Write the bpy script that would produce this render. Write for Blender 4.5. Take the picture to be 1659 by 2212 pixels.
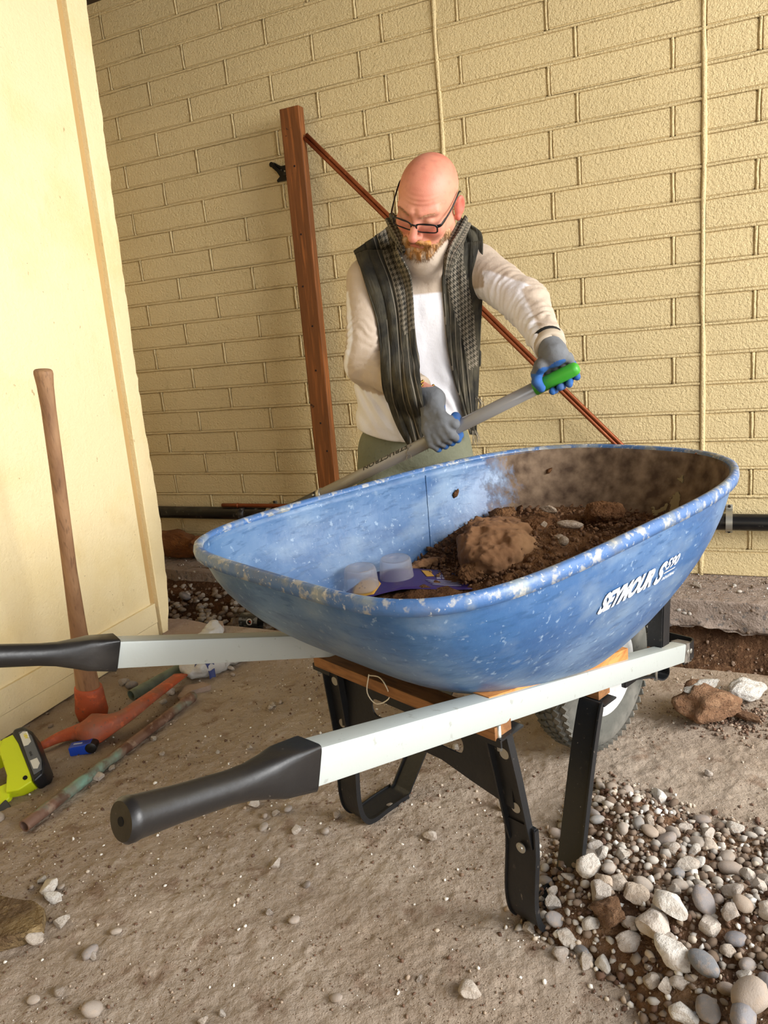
import bpy, bmesh, math, random
import numpy as np
from mathutils import Vector, Matrix

# ---------------------------------------------------------------- scene, camera, light
for o in list(bpy.data.objects):
    bpy.data.objects.remove(o, do_unlink=True)
SC = bpy.context.scene
COL = SC.collection

CAM_R = Vector((0.99534385, -0.02259443, -0.09370229))
CAM_U = Vector((0.0963879, 0.23332007, 0.96761104))
CAM_F = Vector((0.0, 0.97213746, -0.23441152))
cam_data = bpy.data.cameras.new('camera')
cam_data.sensor_fit = 'HORIZONTAL'
cam_data.sensor_width = 36.0
cam_data.lens = 1615.48 / 1659 * 36.0
cam_data.clip_start = 0.02
cam_ob = bpy.data.objects.new('camera', cam_data)
COL.objects.link(cam_ob)
mw = Matrix((( CAM_R.x, CAM_U.x, -CAM_F.x, 0.0),
             ( CAM_R.y, CAM_U.y, -CAM_F.y, 0.0),
             ( CAM_R.z, CAM_U.z, -CAM_F.z, 0.9958),
             (0, 0, 0, 1)))
cam_ob.matrix_world = mw
SC.camera = cam_ob

SC.view_settings.view_transform = 'Standard'
SC.view_settings.look = 'None'
SC.view_settings.exposure = -0.2
SC.view_settings.gamma = 1.0
SC.view_settings.use_curve_mapping = False

world = bpy.data.worlds.new('sky')
SC.world = world
world.use_nodes = True
wn = world.node_tree.nodes
wl = world.node_tree.links
wn.clear()
w_out = wn.new('ShaderNodeOutputWorld')
w_bg = wn.new('ShaderNodeBackground')
w_bg.inputs['Color'].default_value = (0.93, 0.96, 1.0, 1)
w_bg.inputs['Strength'].default_value = 3.7
wl.new(w_bg.outputs[0], w_out.inputs[0])


def area_light(name, loc, target, sx, sy, power, color):
    d = bpy.data.lights.new(name, 'AREA')
    d.shape = 'RECTANGLE'
    d.size, d.size_y, d.energy, d.color = sx, sy, power, color
    o = bpy.data.objects.new(name, d)
    COL.objects.link(o)
    o.location = loc
    v = Vector(target) - Vector(loc)
    o.rotation_euler = v.to_track_quat('-Z', 'Y').to_euler()
    return o


# daylight entering by the open side of the carport, right of and behind the camera
area_light('opening_daylight', (4.2, -1.0, 2.3), (-0.4, 2.4, 0.9), 2.4, 2.2, 380, (1.0, 0.985, 0.96))

# ---------------------------------------------------------------- object helpers
rng = np.random.default_rng(7)
random.seed(7)


def tag(o, label=None, cat=None, group=None, kind=None):
    if label: o['label'] = label
    if cat: o['category'] = cat
    if group: o['group'] = group
    if kind: o['kind'] = kind
    return o


def empty(name, loc=(0, 0, 0), rz=0.0, label=None, cat=None, group=None):
    o = bpy.data.objects.new(name, None)
    COL.objects.link(o)
    o.location = loc
    o.rotation_euler = (0, 0, rz)
    o.empty_display_size = 0.05
    return tag(o, label, cat, group)


def link_mesh(name, me, mat=None, parent=None, smooth=False):
    if mat is not None and not me.materials:
        for m in (mat if isinstance(mat, (list, tuple)) else [mat]):
            me.materials.append(m)
    if smooth:
        me.polygons.foreach_set('use_smooth', [True] * len(me.polygons))
    o = bpy.data.objects.new(name, me)
    COL.objects.link(o)
    if parent is not None:
        o.parent = parent
    return o


def mesh_from(name, V, F, mat=None, parent=None, smooth=False, col=None, uv=None, mi=None):
    me = bpy.data.meshes.new(name)
    if isinstance(F, np.ndarray):
        n, k = F.shape
        V = np.asarray(V, dtype=np.float32)
        me.vertices.add(len(V))
        me.vertices.foreach_set('co', V.ravel())
        me.loops.add(n * k)
        me.loops.foreach_set('vertex_index', F.astype(np.int32).ravel())
        me.polygons.add(n)
        me.polygons.foreach_set('loop_start', np.arange(0, n * k, k, dtype=np.int32))
        me.polygons.foreach_set('loop_total', np.full(n, k, dtype=np.int32))
        me.update(calc_edges=True)
        me.validate()
    else:
        me.from_pydata([tuple(map(float, v)) for v in V], [], [tuple(int(i) for i in f) for f in F])
        me.update()
    if col is not None:
        ca = me.color_attributes.new('Col', 'FLOAT_COLOR', 'POINT')
        c4 = np.ones((len(V), 4), dtype=np.float32)
        c4[:, :3] = col
        ca.data.foreach_set('color', c4.ravel())
    if uv is not None:
        ul = me.uv_layers.new(name='UVMap')
        li = np.zeros(len(me.loops), dtype=np.int32)
        me.loops.foreach_get('vertex_index', li)
        ul.data.foreach_set('uv', np.asarray(uv, dtype=np.float32)[li].ravel())
    o = link_mesh(name, me, mat, parent, smooth)
    if mi is not None:
        me.polygons.foreach_set('material_index', np.asarray(mi, dtype=np.int32))
    return o


class MB:
    """collects shapes into one mesh"""
    def __init__(s):
        s.V = []; s.F = []

    def add(s, V, F):
        b = len(s.V)
        s.V += [tuple(v) for v in V]
        s.F += [tuple(i + b for i in f) for f in F]
        return s

    def box(s, c, size, M=None, bev=0.0):
        hx, hy, hz = [x / 2 for x in size]
        if bev <= 0:
            V = [Vector((x, y, z)) for x in (-hx, hx) for y in (-hy, hy) for z in (-hz, hz)]
            F = [(0, 1, 3, 2), (4, 6, 7, 5), (0, 4, 5, 1), (2, 3, 7, 6), (0, 2, 6, 4), (1, 5, 7, 3)]
        else:
            bm = bmesh.new()
            bmesh.ops.create_cube(bm, size=1.0)
            bmesh.ops.scale(bm, vec=size, verts=bm.verts)
            bmesh.ops.bevel(bm, geom=list(bm.edges), offset=bev, segments=2, affect='EDGES', profile=0.6)
            bm.verts.index_update()
            V = [v.co.copy() for v in bm.verts]
            F = [tuple(v.index for v in f.verts) for f in bm.faces]
            bm.free()
        if M is not None:
            V = [M @ v for v in V]
        c = Vector(c)
        return s.add([v + c for v in V], F)

    def tube(s, pts, r, n=16, cap=True, r2=None, up=None, sq=None):
        """round tube along pts; r number or list"""
        P = [Vector(p) for p in pts]
        m = len(P)
        R = r if isinstance(r, (list, tuple, np.ndarray)) else [r] * m
        rings = []
        T0 = None
        ref = Vector(up) if up is not None else None
        for i in range(m):
            t = (P[min(i + 1, m - 1)] - P[max(i - 1, 0)]).normalized()
            if ref is None:
                ref = Vector((0, 0, 1)) if abs(t.z) < 0.9 else Vector((1, 0, 0))
            a = (ref - t * ref.dot(t))
            a.normalize()
            if up is None:
                ref = a
            b = t.cross(a)
            ring = []
            for k in range(n):
                th = 2 * math.pi * k / n
                ring.append(P[i] + (a * math.cos(th) + b * math.sin(th)) * R[i])
            rings.append(ring)
        return s.rings(rings, cap)

    def rings(s, rings, cap=True, closed=False):
        n = len(rings[0])
        V = [v for r in rings for v in r]
        F = []
        m = len(rings)
        for i in range(m if closed else m - 1):
            for k in range(n):
                k2 = (k + 1) % n
                j = (i + 1) % m
                F.append((i * n + k, i * n + k2, j * n + k2, j * n + k))
        if cap and not closed:
            F.append(tuple(range(n))[::-1])
            F.append(tuple((m - 1) * n + k for k in range(n)))
        return s.add(V, F)

    def lathe(s, prof, c=(0, 0, 0), axis='z', n=32, closed=False):
        rings = []
        for (r, h) in prof:
            ring = []
            for k in range(n):
                th = 2 * math.pi * k / n
                x, y = r * math.cos(th), r * math.sin(th)
                if axis == 'z': v = Vector((x, y, h))
                elif axis == 'x': v = Vector((h, x, y))
                else: v = Vector((y, h, x))
                ring.append(v + Vector(c))
            rings.append(ring)
        return s.rings(rings, cap=not closed, closed=closed)

    def prism(s, poly, thick, M):
        """poly in local xy, extruded +-thick/2 along local z, mapped by matrix M"""
        n = len(poly)
        V = [M @ Vector((x, y, -thick / 2)) for x, y in poly] + [M @ Vector((x, y, thick / 2)) for x, y in poly]
        F = [tuple(range(n))[::-1], tuple(range(n, 2 * n))]
        F += [(i, (i + 1) % n, (i + 1) % n + n, i + n) for i in range(n)]
        return s.add(V, F)

    def ribbon(s, pts, width, thick, side=(0, 1, 0)):
        """flat bar following pts, its width along side"""
        P = [Vector(p) for p in pts]
        sd = Vector(side).normalized()
        rings = []
        for i in range(len(P)):
            t = (P[min(i + 1, len(P) - 1)] - P[max(i - 1, 0)]).normalized()
            nn = t.cross(sd).normalized()
            w = width[i] if isinstance(width, (list, tuple)) else width
            rings.append([P[i] - sd * w / 2 - nn * thick / 2, P[i] + sd * w / 2 - nn * thick / 2,
                          P[i] + sd * w / 2 + nn * thick / 2, P[i] - sd * w / 2 + nn * thick / 2])
        return s.rings(rings)

    def build(s, name, mat, parent=None, smooth=False, angle=None, fix=True):
        me = bpy.data.meshes.new(name)
        me.from_pydata([tuple(v) for v in s.V], [], s.F)
        me.update()
        if fix:
            bm = bmesh.new(); bm.from_mesh(me)
            bmesh.ops.recalc_face_normals(bm, faces=bm.faces)
            bm.to_mesh(me); bm.free()
        o = link_mesh(name, me, mat, parent, smooth or angle is not None)
        if angle is not None:
            try:
                me.set_sharp_from_angle(angle=math.radians(angle))
            except Exception:
                pass
        return o


def spline(pts, n):
    """Catmull-Rom through pts, n samples"""
    P = np.array(pts, dtype=float)
    m = len(P)
    Q = np.vstack([2 * P[0] - P[1], P, 2 * P[-1] - P[-2]])
    out = []
    for u in np.linspace(0, m - 1 - 1e-9, n):
        i = int(u); t = u - i
        p0, p1, p2, p3 = Q[i], Q[i + 1], Q[i + 2], Q[i + 3]
        out.append(0.5 * ((2 * p1) + (-p0 + p2) * t + (2 * p0 - 5 * p1 + 4 * p2 - p3) * t * t + (-p0 + 3 * p1 - 3 * p2 + p3) * t ** 3))
    return np.array(out)


# ---------------------------------------------------------------- numpy value noise
_T = np.random.default_rng(11).random((64, 64, 64)).astype(np.float32)


def vnoise(P, scale=1.0, seed=0):
    P = np.asarray(P, dtype=np.float64) * scale + seed * 17.31
    i = np.floor(P).astype(np.int64)
    f = (P - i)
    f = f * f * (3 - 2 * f)
    i &= 63
    j = (i + 1) & 63
    def g(a, b, c): return _T[a, b, c]
    x0, y0, z0 = i[..., 0], i[..., 1], i[..., 2]
    x1, y1, z1 = j[..., 0], j[..., 1], j[..., 2]
    fx, fy, fz = f[..., 0], f[..., 1], f[..., 2]
    a = g(x0, y0, z0) * (1 - fx) + g(x1, y0, z0) * fx
    b = g(x0, y1, z0) * (1 - fx) + g(x1, y1, z0) * fx
    c = g(x0, y0, z1) * (1 - fx) + g(x1, y0, z1) * fx
    d = g(x0, y1, z1) * (1 - fx) + g(x1, y1, z1) * fx
    return ((a * (1 - fy) + b * fy) * (1 - fz) + (c * (1 - fy) + d * fy) * fz) * 2 - 1


def fbm(P, scale=1.0, oct=4, seed=0, gain=0.5):
    s = 0.0; a = 1.0
    for o in range(oct):
        s = s + a * vnoise(P, scale * 2.03 ** o, seed + o)
        a *= gain
    return s


def to3(x, y):
    return np.stack([x, y, np.zeros_like(x)], -1)


# ---------------------------------------------------------------- signed distance modelling
def smin(a, b, k):
    h = np.clip(0.5 + 0.5 * (b - a) / k, 0, 1)
    return b + (a - b) * h - k * h * (1 - h)


def smax(a, b, k):
    return -smin(-a, -b, k)


def sd_cone(P, a, b, ra, rb):
    a = np.asarray(a, float); b = np.asarray(b, float)
    ab = b - a
    t = np.clip(((P - a) @ ab) / (ab @ ab + 1e-12), 0, 1)
    d = P - a - t[..., None] * ab
    return np.sqrt((d * d).sum(-1)) - (ra + (rb - ra) * t)


def sd_ell(P, c, r, R=None):
    q = P - np.asarray(c, float)
    if R is not None:
        q = q @ R
    r = np.asarray(r, float)
    k0 = np.sqrt(((q / r) ** 2).sum(-1))
    k1 = np.sqrt(((q / (r * r)) ** 2).sum(-1)) + 1e-9
    return k0 * (k0 - 1) / k1


def surfnet(f, lo, hi, h):
    lo = np.array(lo, float); hi = np.array(hi, float)
    n = np.ceil((hi - lo) / h).astype(int) + 1
    ax = [lo[i] + h * np.arange(n[i]) for i in range(3)]
    G = np.stack(np.meshgrid(*ax, indexing='ij'), -1)
    V = np.empty(tuple(n))
    for i in range(0, n[0], 24):
        V[i:i + 24] = f(G[i:i + 24].reshape(-1, 3)).reshape(G[i:i + 24].shape[:3])
    S = V < 0
    c = [S[a:n[0] - 1 + a, b:n[1] - 1 + b, d:n[2] - 1 + d] for a in (0, 1) for b in (0, 1) for d in (0, 1)]
    anyi = np.zeros_like(c[0]); alli = np.ones_like(c[0])
    for q in c:
        anyi |= q; alli &= q
    mixed = anyi & ~alli
    idx = np.argwhere(mixed)
    vid = -np.ones(mixed.shape, dtype=np.int64)
    vid[tuple(idx.T)] = np.arange(len(idx))
    acc = np.zeros((len(idx), 3)); cnt = np.zeros(len(idx))
    corners = [(a, b, d) for a in (0, 1) for b in (0, 1) for d in (0, 1)]
    for p in corners:
        for axs in range(3):
            if p[axs] == 1: continue
            q = list(p); q[axs] = 1
            v0 = V[idx[:, 0] + p[0], idx[:, 1] + p[1], idx[:, 2] + p[2]]
            v1 = V[idx[:, 0] + q[0], idx[:, 1] + q[1], idx[:, 2] + q[2]]
            m = (v0 < 0) != (v1 < 0)
            t = np.where(m, v0 / (v0 - v1 + 1e-20), 0)
            pt = np.array(p, float) + np.zeros((len(idx), 3))
            pt[:, axs] += t
            acc[m] += pt[m]; cnt[m] += 1
    verts = lo + (idx + acc / cnt[:, None]) * h
    faces = []
    for axs in range(3):
        o1, o2 = [(1, 2), (2, 0), (0, 1)][axs]
        sl0 = [slice(None)] * 3; sl1 = [slice(None)] * 3
        sl0[axs] = slice(0, n[axs] - 1); sl1[axs] = slice(1, n[axs])
        for q in (o1, o2):
            sl0[q] = slice(1, n[q] - 1); sl1[q] = slice(1, n[q] - 1)
        a = S[tuple(sl0)]; b = S[tuple(sl1)]
        e = np.argwhere(a != b)
        if not len(e): continue
        flip = a[tuple(e.T)]
        base = e.copy(); base[:, o1] += 1; base[:, o2] += 1
        def cell(d1, d2):
            q = base.copy(); q[:, o1] -= d1; q[:, o2] -= d2
            return vid[tuple(q.T)]
        quad = np.stack([cell(1, 1), cell(0, 1), cell(0, 0), cell(1, 0)], -1)
        quad[~flip] = quad[~flip][:, ::-1]
        faces.append(quad)
    return verts, np.concatenate(faces).astype(np.int32)


def grad(f, P, e=0.001):
    g = np.stack([f(P + np.eye(3)[i] * e) - f(P - np.eye(3)[i] * e) for i in range(3)], -1)
    return g / (np.linalg.norm(g, axis=-1, keepdims=True) + 1e-9)


def refine(f, V):
    g = grad(f, V)
    return V - g * np.clip(f(V), -.004, .004)[:, None]


# ---------------------------------------------------------------- materials
def srgb(h):
    h = h.lstrip('#')
    c = [int(h[i:i + 2], 16) / 255 for i in (0, 2, 4)]
    return tuple((x / 12.92 if x <= 0.04045 else ((x + 0.055) / 1.055) ** 2.4) for x in c)


def M(name, col, rough=0.6, metal=0.0, layers=(), bump=(), vcol=False, rnd=None, spec=None, coord='pos',
      coat=0.0, trans=0.0, ior=1.45, sss=0.0, alpha=1.0, sheen=0.0):
    """col srgb hex. layers: (scale, lo, hi, hexcol, amount[, stretch, detail]); bump: (scale, distance[, stretch, detail])"""
    m = bpy.data.materials.new(name)
    m.use_nodes = True
    nt = m.node_tree; N = nt.nodes; L = nt.links
    N.clear()
    out = N.new('ShaderNodeOutputMaterial')
    b = N.new('ShaderNodeBsdfPrincipled')
    L.new(b.outputs[0], out.inputs[0])
    b.inputs['Roughness'].default_value = rough
    b.inputs['Metallic'].default_value = metal
    b.inputs['IOR'].default_value = ior
    if spec is not None: b.inputs['Specular IOR Level'].default_value = spec
    if coat: b.inputs['Coat Weight'].default_value = coat
    if trans: b.inputs['Transmission Weight'].default_value = trans
    if alpha < 1: b.inputs['Alpha'].default_value = alpha
    if sheen: b.inputs['Sheen Weight'].default_value = sheen
    if sss:
        b.inputs['Subsurface Weight'].default_value = sss
        b.inputs['Subsurface Radius'].default_value = (0.012, 0.004, 0.002)
    if coord == 'pos':
        g = N.new('ShaderNodeNewGeometry'); src = g.outputs['Position']
    elif coord == 'uv':
        g = N.new('ShaderNodeTexCoord'); src = g.outputs['UV']
    else:
        g = N.new('ShaderNodeTexCoord'); src = g.outputs['Object']
    def noise(scale, stretch=(1, 1, 1), detail=4.0, rgh=0.55):
        mp = N.new('ShaderNodeMapping')
        mp.inputs['Scale'].default_value = stretch
        L.new(src, mp.inputs['Vector'])
        n = N.new('ShaderNodeTexNoise')
        n.inputs['Scale'].default_value = scale
        n.inputs['Detail'].default_value = detail
        n.inputs['Roughness'].default_value = rgh
        L.new(mp.outputs[0], n.inputs['Vector'])
        return n.outputs['Fac']
    if vcol:
        a = N.new('ShaderNodeVertexColor'); a.layer_name = 'Col'
        cur = a.outputs['Color']
    else:
        c = N.new('ShaderNodeRGB'); c.outputs[0].default_value = (*srgb(col), 1)
        cur = c.outputs[0]
    if rnd:
        oi = N.new('ShaderNodeObjectInfo')
        rp = N.new('ShaderNodeValToRGB')
        els = rp.color_ramp.elements
        cols = rnd
        while len(els) < len(cols): els.new(0.5)
        for i, cc in enumerate(cols):
            els[i].position = i / max(1, len(cols) - 1)
            els[i].color = (*srgb(cc), 1)
        L.new(oi.outputs['Random'], rp.inputs[0])
        cur = rp.outputs[0]
    for ly in layers:
        scale, lo, hi, hexc, amt = ly[:5]
        st = ly[5] if len(ly) > 5 else (1, 1, 1)
        det = ly[6] if len(ly) > 6 else 5.0
        f = noise(scale, st, det)
        mr = N.new('ShaderNodeMapRange')
        mr.inputs['From Min'].default_value = lo; mr.inputs['From Max'].default_value = hi
        mr.inputs['To Max'].default_value = amt
        L.new(f, mr.inputs['Value'])
        mx = N.new('ShaderNodeMix'); mx.data_type = 'RGBA'
        L.new(mr.outputs[0], mx.inputs['Factor'])
        L.new(cur, mx.inputs['A'])
        mx.inputs['B'].default_value = (*srgb(hexc), 1)
        cur = mx.outputs['Result']
    L.new(cur, b.inputs['Base Color'])
    prev = None
    for bp in bump:
        scale, dist = bp[:2]
        st = bp[2] if len(bp) > 2 else (1, 1, 1)
        det = bp[3] if len(bp) > 3 else 4.0
        f = noise(scale, st, det)
        bn = N.new('ShaderNodeBump')
        bn.inputs['Distance'].default_value = dist
        bn.inputs['Strength'].default_value = 1.0
        L.new(f, bn.inputs['Height'])
        if prev is not None: L.new(prev, bn.inputs['Normal'])
        prev = bn.outputs[0]
    if prev is not None: L.new(prev, b.inputs['Normal'])
    m['cur'] = 0
    return m


def add_color_layer(m, build):
    """build(N, L, cur_socket) -> new colour socket, put before the shader"""
    nt = m.node_tree
    b = [n for n in nt.nodes if n.type == 'BSDF_PRINCIPLED'][0]
    lk = b.inputs['Base Color'].links[0]
    cur = lk.from_socket
    nt.links.remove(lk)
    new = build(nt.nodes, nt.links, cur, b)
    nt.links.new(new, b.inputs['Base Color'])
    return m
# ---------------------------------------------------------------- setting frame: back wall
WN = np.array([0.4318, 0.9020, 0.0]); WT = np.array([0.9020, -0.4318, 0.0])   # wall normal (away from camera), direction to the right
WD = 2.879
COURSE = 0.1016
RZW = math.atan2(WT[1], WT[0])


def wp(u, d, z):            # u along the wall, d distance from the camera foot towards it
    p = WT * u + WN * d
    return Vector((p[0], p[1], z))


paint = M('yellow masonry paint', '#dcc694', 0.62, bump=((95, .0055, (1, 1, 1.2), 3), (220, .0035), (700, .0010)),
          layers=((3.2, .42, .7, '#cdb98a', .45), (26, .63, .72, '#a9945f', .35), (140, .70, .78, '#8f7d50', .5)))
paint_dusty = M('yellow paint soiled', '#d8bd84', 0.6, bump=((170, .0016), (50, .001)), layers=((9, .5, .7, '#b79d6a', .4),))
wall = mesh_from('wall_back', [wp(-4.2, WD + .012, -.5), wp(2.2, WD + .012, -.5), wp(2.2, WD + .012, 2.7), wp(-4.2, WD + .012, 2.7),
                               wp(-4.2, WD + .16, -.5), wp(2.2, WD + .16, -.5), wp(2.2, WD + .16, 2.7), wp(-4.2, WD + .16, 2.7)],
                 [(0, 1, 2, 3), (7, 6, 5, 4), (0, 4, 5, 1), (2, 6, 7, 3), (1, 5, 6, 2), (0, 3, 7, 4)], paint)
tag(wall, 'back wall of cream yellow painted concrete block with vertical control joints', kind='structure')
EV = [-3.93, -3.52, -3.11, -2.71, -2.305, -1.90, -1.493, -1.198]
OD = [-4.1, -3.72, -3.32, -2.91, -2.507, -2.105, -1.697, -1.30]
rows = []
for c in range(0, 25):
    if c % 2 == 0:
        j = [-4.2] + EV + [-.99, -.904, -.496, -.095, .31, .716, 1.12, 1.53, 1.93, 2.2]
    else:
        j = [-4.2] + OD + [-.99, -.591, -.189, -.095, .065, .47, .876, 1.28, 1.69, 2.1]
    rows.append(j)
_bcache = {}


def block_mesh(w, var):
    key = (round(w, 3), var)
    if key in _bcache: return _bcache[key]
    hh = COURSE - .0105
    r = np.random.default_rng(int(w * 1000) + var)
    bm = bmesh.new()
    bmesh.ops.create_cube(bm, size=1.0)
    bmesh.ops.scale(bm, vec=(w - .0105, .03, hh), verts=bm.verts)
    for v in bm.verts:
        v.co.y += r.uniform(-.0012, .0012); v.co.z += r.uniform(-.001, .001)
    bmesh.ops.bevel(bm, geom=[e for e in bm.edges], offset=.004, segments=2, affect='EDGES')
    me = bpy.data.meshes.new('block')
    bm.to_mesh(me); bm.free()
    me.materials.append(paint)
    me.polygons.foreach_set('use_smooth', [True] * len(me.polygons))
    try: me.set_sharp_from_angle(angle=math.radians(50))
    except Exception: pass
    _bcache[key] = me
    return me


beads = MB()
for c, j in enumerate(rows):
    zc = (25 - c - .5) * COURSE
    for a, b in zip(j, j[1:]):
        if b > 1.2 or a < -3.4: continue
        o = bpy.data.objects.new('block', block_mesh(b - a, (c * 7 + int(a * 10)) % 3))
        COL.objects.link(o)
        o.location = wp((a + b) / 2, WD + .0135 + random.uniform(-.0008, .0008), zc)
        o.rotation_euler = (0, 0, RZW)
        o.parent = wall
        if abs(b + .99) > .01 and abs(b + .095) > .01:     # raised head joint
            n = 5
            pts = [wp(b + random.uniform(-.0012, .0012), WD + .0015, zc + COURSE * (k / (n - 1) - .5) * .9) for k in range(n)]
            beads.tube(pts, [random.uniform(.0045, .0062) for _ in pts], n=6, cap=True, up=(0, 1, 0))
for c in range(1, 25):                                     # raised bed joints
    z = (25 - c) * COURSE
    us = np.arange(-3.4, 1.2, .045)
    off = 0
    pts = [wp(u, WD + .0015, z + .0016 * vnoise(np.array([u * 9, c * 3.1, 0]))) for u in us]
    R = [.0056 + .0016 * float(vnoise(np.array([u * 14, c * 5.7, 2.2]))) for u in us]
    beads.tube(pts, R, n=6, up=(0, 0, 1))
for cu in (-.99, -.095):                                   # control joints
    zs = np.arange(0, 2.6, .04)
    pts = [wp(cu + .003 * float(vnoise(np.array([z * 7, cu * 9, 0]))), WD + .001, z) for z in zs]
    R = [.0088 + .002 * float(vnoise(np.array([z * 12, cu * 9, 4.]))) for z in zs]
    beads.tube(pts, R, n=8, up=(0, 1, 0))
beads.build('mortar_joint', paint, wall, smooth=True)['kind'] = 'stuff'

# ---------------------------------------------------------------- ground: slab, trench, ledge
dirt_layers = ((1.7, .42, .66, '#978470', .7), (5.5, .50, .68, '#b5a695', .7), (14, .58, .68, '#765d49', .65),
               (60, .58, .68, '#a99682', .5), (170, .62, .70, '#5e4635', .6), (330, .68, .74, '#d6cabb', .8))
slab_mat = M('dusty concrete floor', '#a39484', 0.93, layers=dirt_layers, bump=((38, .004, (1, 1, 1), 9), (150, .0040, (1, 1, 1), 6), (520, .0015)), spec=.2)
earth = M('brown excavated earth', '#4f3827', 0.97, layers=((9, .45, .65, '#6b4c35', .8), (70, .55, .68, '#8a6a4e', .6), (220, .6, .7, '#34241a', .6)),
          bump=((30, .012), (120, .006), (420, .002)), spec=.15)
conc_edge = M('broken concrete edge', '#958578', 0.9, layers=((20, .5, .65, '#7a6656', .6), (55, .58, .64, '#5f5c5a', .75), (120, .62, .7, '#c8b9a8', .6)),
              bump=((40, .005), (160, .002)), spec=.2)
NE, FE = 2.08, 2.62                                         # near and far trench edges (distance towards the wall)


def floor_h(x, y):
    P = to3(x, y)
    h = .006 * fbm(P, 3.0, 3, 1) + .0032 * fbm(P, 22, 3, 2) + .0022 * np.maximum(0, fbm(P, 70, 2, 3))
    h += .0011 * fbm(P, 170, 3, 12) + .0012 * np.clip(fbm(P, 110, 2, 14), 0, 1)
    # brown crumb patches are slightly proud
    h += .004 * np.clip(fbm(P, 6.5, 3, 9) - .35, 0, 1)
    return h


def edge_n(u): return NE + .012 * fbm(to3(u, u * 0), 4, 3, 4) + .02 * np.clip(fbm(to3(u, u * 0), 1.4, 2, 8), -1, 1)
def edge_f(u): return FE + .01 * fbm(to3(u, u * 0), 5, 3, 5)


def strip(name, us, ds, zf, mat, parent=None, col=None):
    U, D = np.meshgrid(us, ds, indexing='ij')
    X, Y, Z = zf(U, D)
    V = np.stack([X, Y, Z], -1).reshape(-1, 3)
    n, m = U.shape
    i = np.arange(n - 1)[:, None] * m + np.arange(m - 1)[None]
    F = np.stack([i, i + m, i + m + 1, i + 1], -1).reshape(-1, 4)
    return mesh_from(name, V, F, mat, parent, smooth=True)


def zf_floor(U, t):
    d = edge_n(U) * t + (-1.9) * (1 - t)
    d = np.where(t >= .9999, edge_n(U), d)
    X = WT[0] * U + WN[0] * d; Y = WT[1] * U + WN[1] * d
    return X, Y, floor_h(X, Y) * np.clip((1 - t) * 40 + .35, 0, 1)


uu = np.concatenate([np.linspace(-4.2, -2.0, 60), np.linspace(-1.98, .9, 620), np.linspace(.92, 2.6, 60)])
tt = np.concatenate([np.linspace(0, .42, 30), np.linspace(.425, 1, 560)])
fl = strip('floor', uu, tt, zf_floor, slab_mat)
tag(fl, 'dusty concrete floor covered with dirt, gravel crumbs and stones', kind='structure')
# slab cut face under its trench edge
_ex = strip('slab_edge', uu, np.linspace(0, 1, 8), lambda U, t: (
    WT[0] * U + WN[0] * (edge_n(U) - .02 * t + .006 * fbm(to3(U, t), 12, 3, 6) * t), WT[1] * U + WN[1] * (edge_n(U) - .02 * t + .006 * fbm(to3(U, t), 12, 3, 6) * t),
    .0 - .095 * t), conc_edge, fl)


def zf_trench(U, t):
    # profile from below near edge, down, across the bottom, up to beneath the ledge
    prof_t = np.array([0, .12, .25, .5, .72, .86, 1.0])
    prof_d = np.array([NE - .05, NE + .02, NE + .06, 2.33, FE - .12, FE + .02, FE + .05])
    prof_z = np.array([-.06, -.14, -.26, -.30, -.27, -.16, -.07])
    d = np.interp(t, prof_t, prof_d); z = np.interp(t, prof_t, prof_z)
    P = np.stack([U, d, z], -1)
    left = np.clip((-0.6 - U) / 1.0, 0, 1)                  # shallower, gravelly at the left
    z = z + left * .12 * np.clip((t - .2) / .3, 0, 1) * (z < -.12)
    right = np.clip((U - .1) / .5, 0, 1)
    z = z + right * .07 * np.exp(-((t - .4) / .25) ** 2)
    mid = np.sin(np.pi * t)
    z = z + mid * .03 * fbm(P, 6, 4, 21) + .008 * mid * fbm(P, 40, 2, 22)
    d = d + .01 * fbm(P, 9, 3, 23)
    return WT[0] * U + WN[0] * d, WT[1] * U + WN[1] * d, z


tr = strip('trench_earth', uu, np.linspace(0, 1, 110), zf_trench, earth)
tag(tr, 'brown earth trench cut along the foot of the wall', kind='structure')


def zf_ledge(U, t):
    # broken lower fringe, cut face, top towards the wall
    e = edge_f(U)
    frin = .018 * fbm(to3(U, U * 0), 9, 4, 31)
    d = np.interp(t, [0, .18, .4, .45, 1.0], [.04, .0, .0, .002, .34]) + e
    d = np.where(t > .42, np.interp(t, [.42, 1], [0, 1]) * (WD + .03 - e) + e, d)
    z = np.interp(t, [0, .18, .4, .45, 1.0], [-.10, -.095, -.002, .0, .004])
    P = np.stack([U, d * 3, z * 3], -1)
    low = np.clip((.3 - t) / .2, 0, 1)
    d = d + low * (.015 * fbm(P, 14, 4, 32)) - low * .012
    z = z + low * (frin - .004) + .003 * fbm(P, 12, 3, 33) * (t > .45)
    return WT[0] * U + WN[0] * d, WT[1] * U + WN[1] * d, z


ledge = strip('trim_1', uu, np.concatenate([np.linspace(0, .4, 26), np.linspace(.42, .46, 5), np.linspace(.5, 1, 30)]), zf_ledge, conc_edge)
tag(ledge, 'strip of sawn concrete slab left along the foot of the wall', kind='structure')

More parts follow.
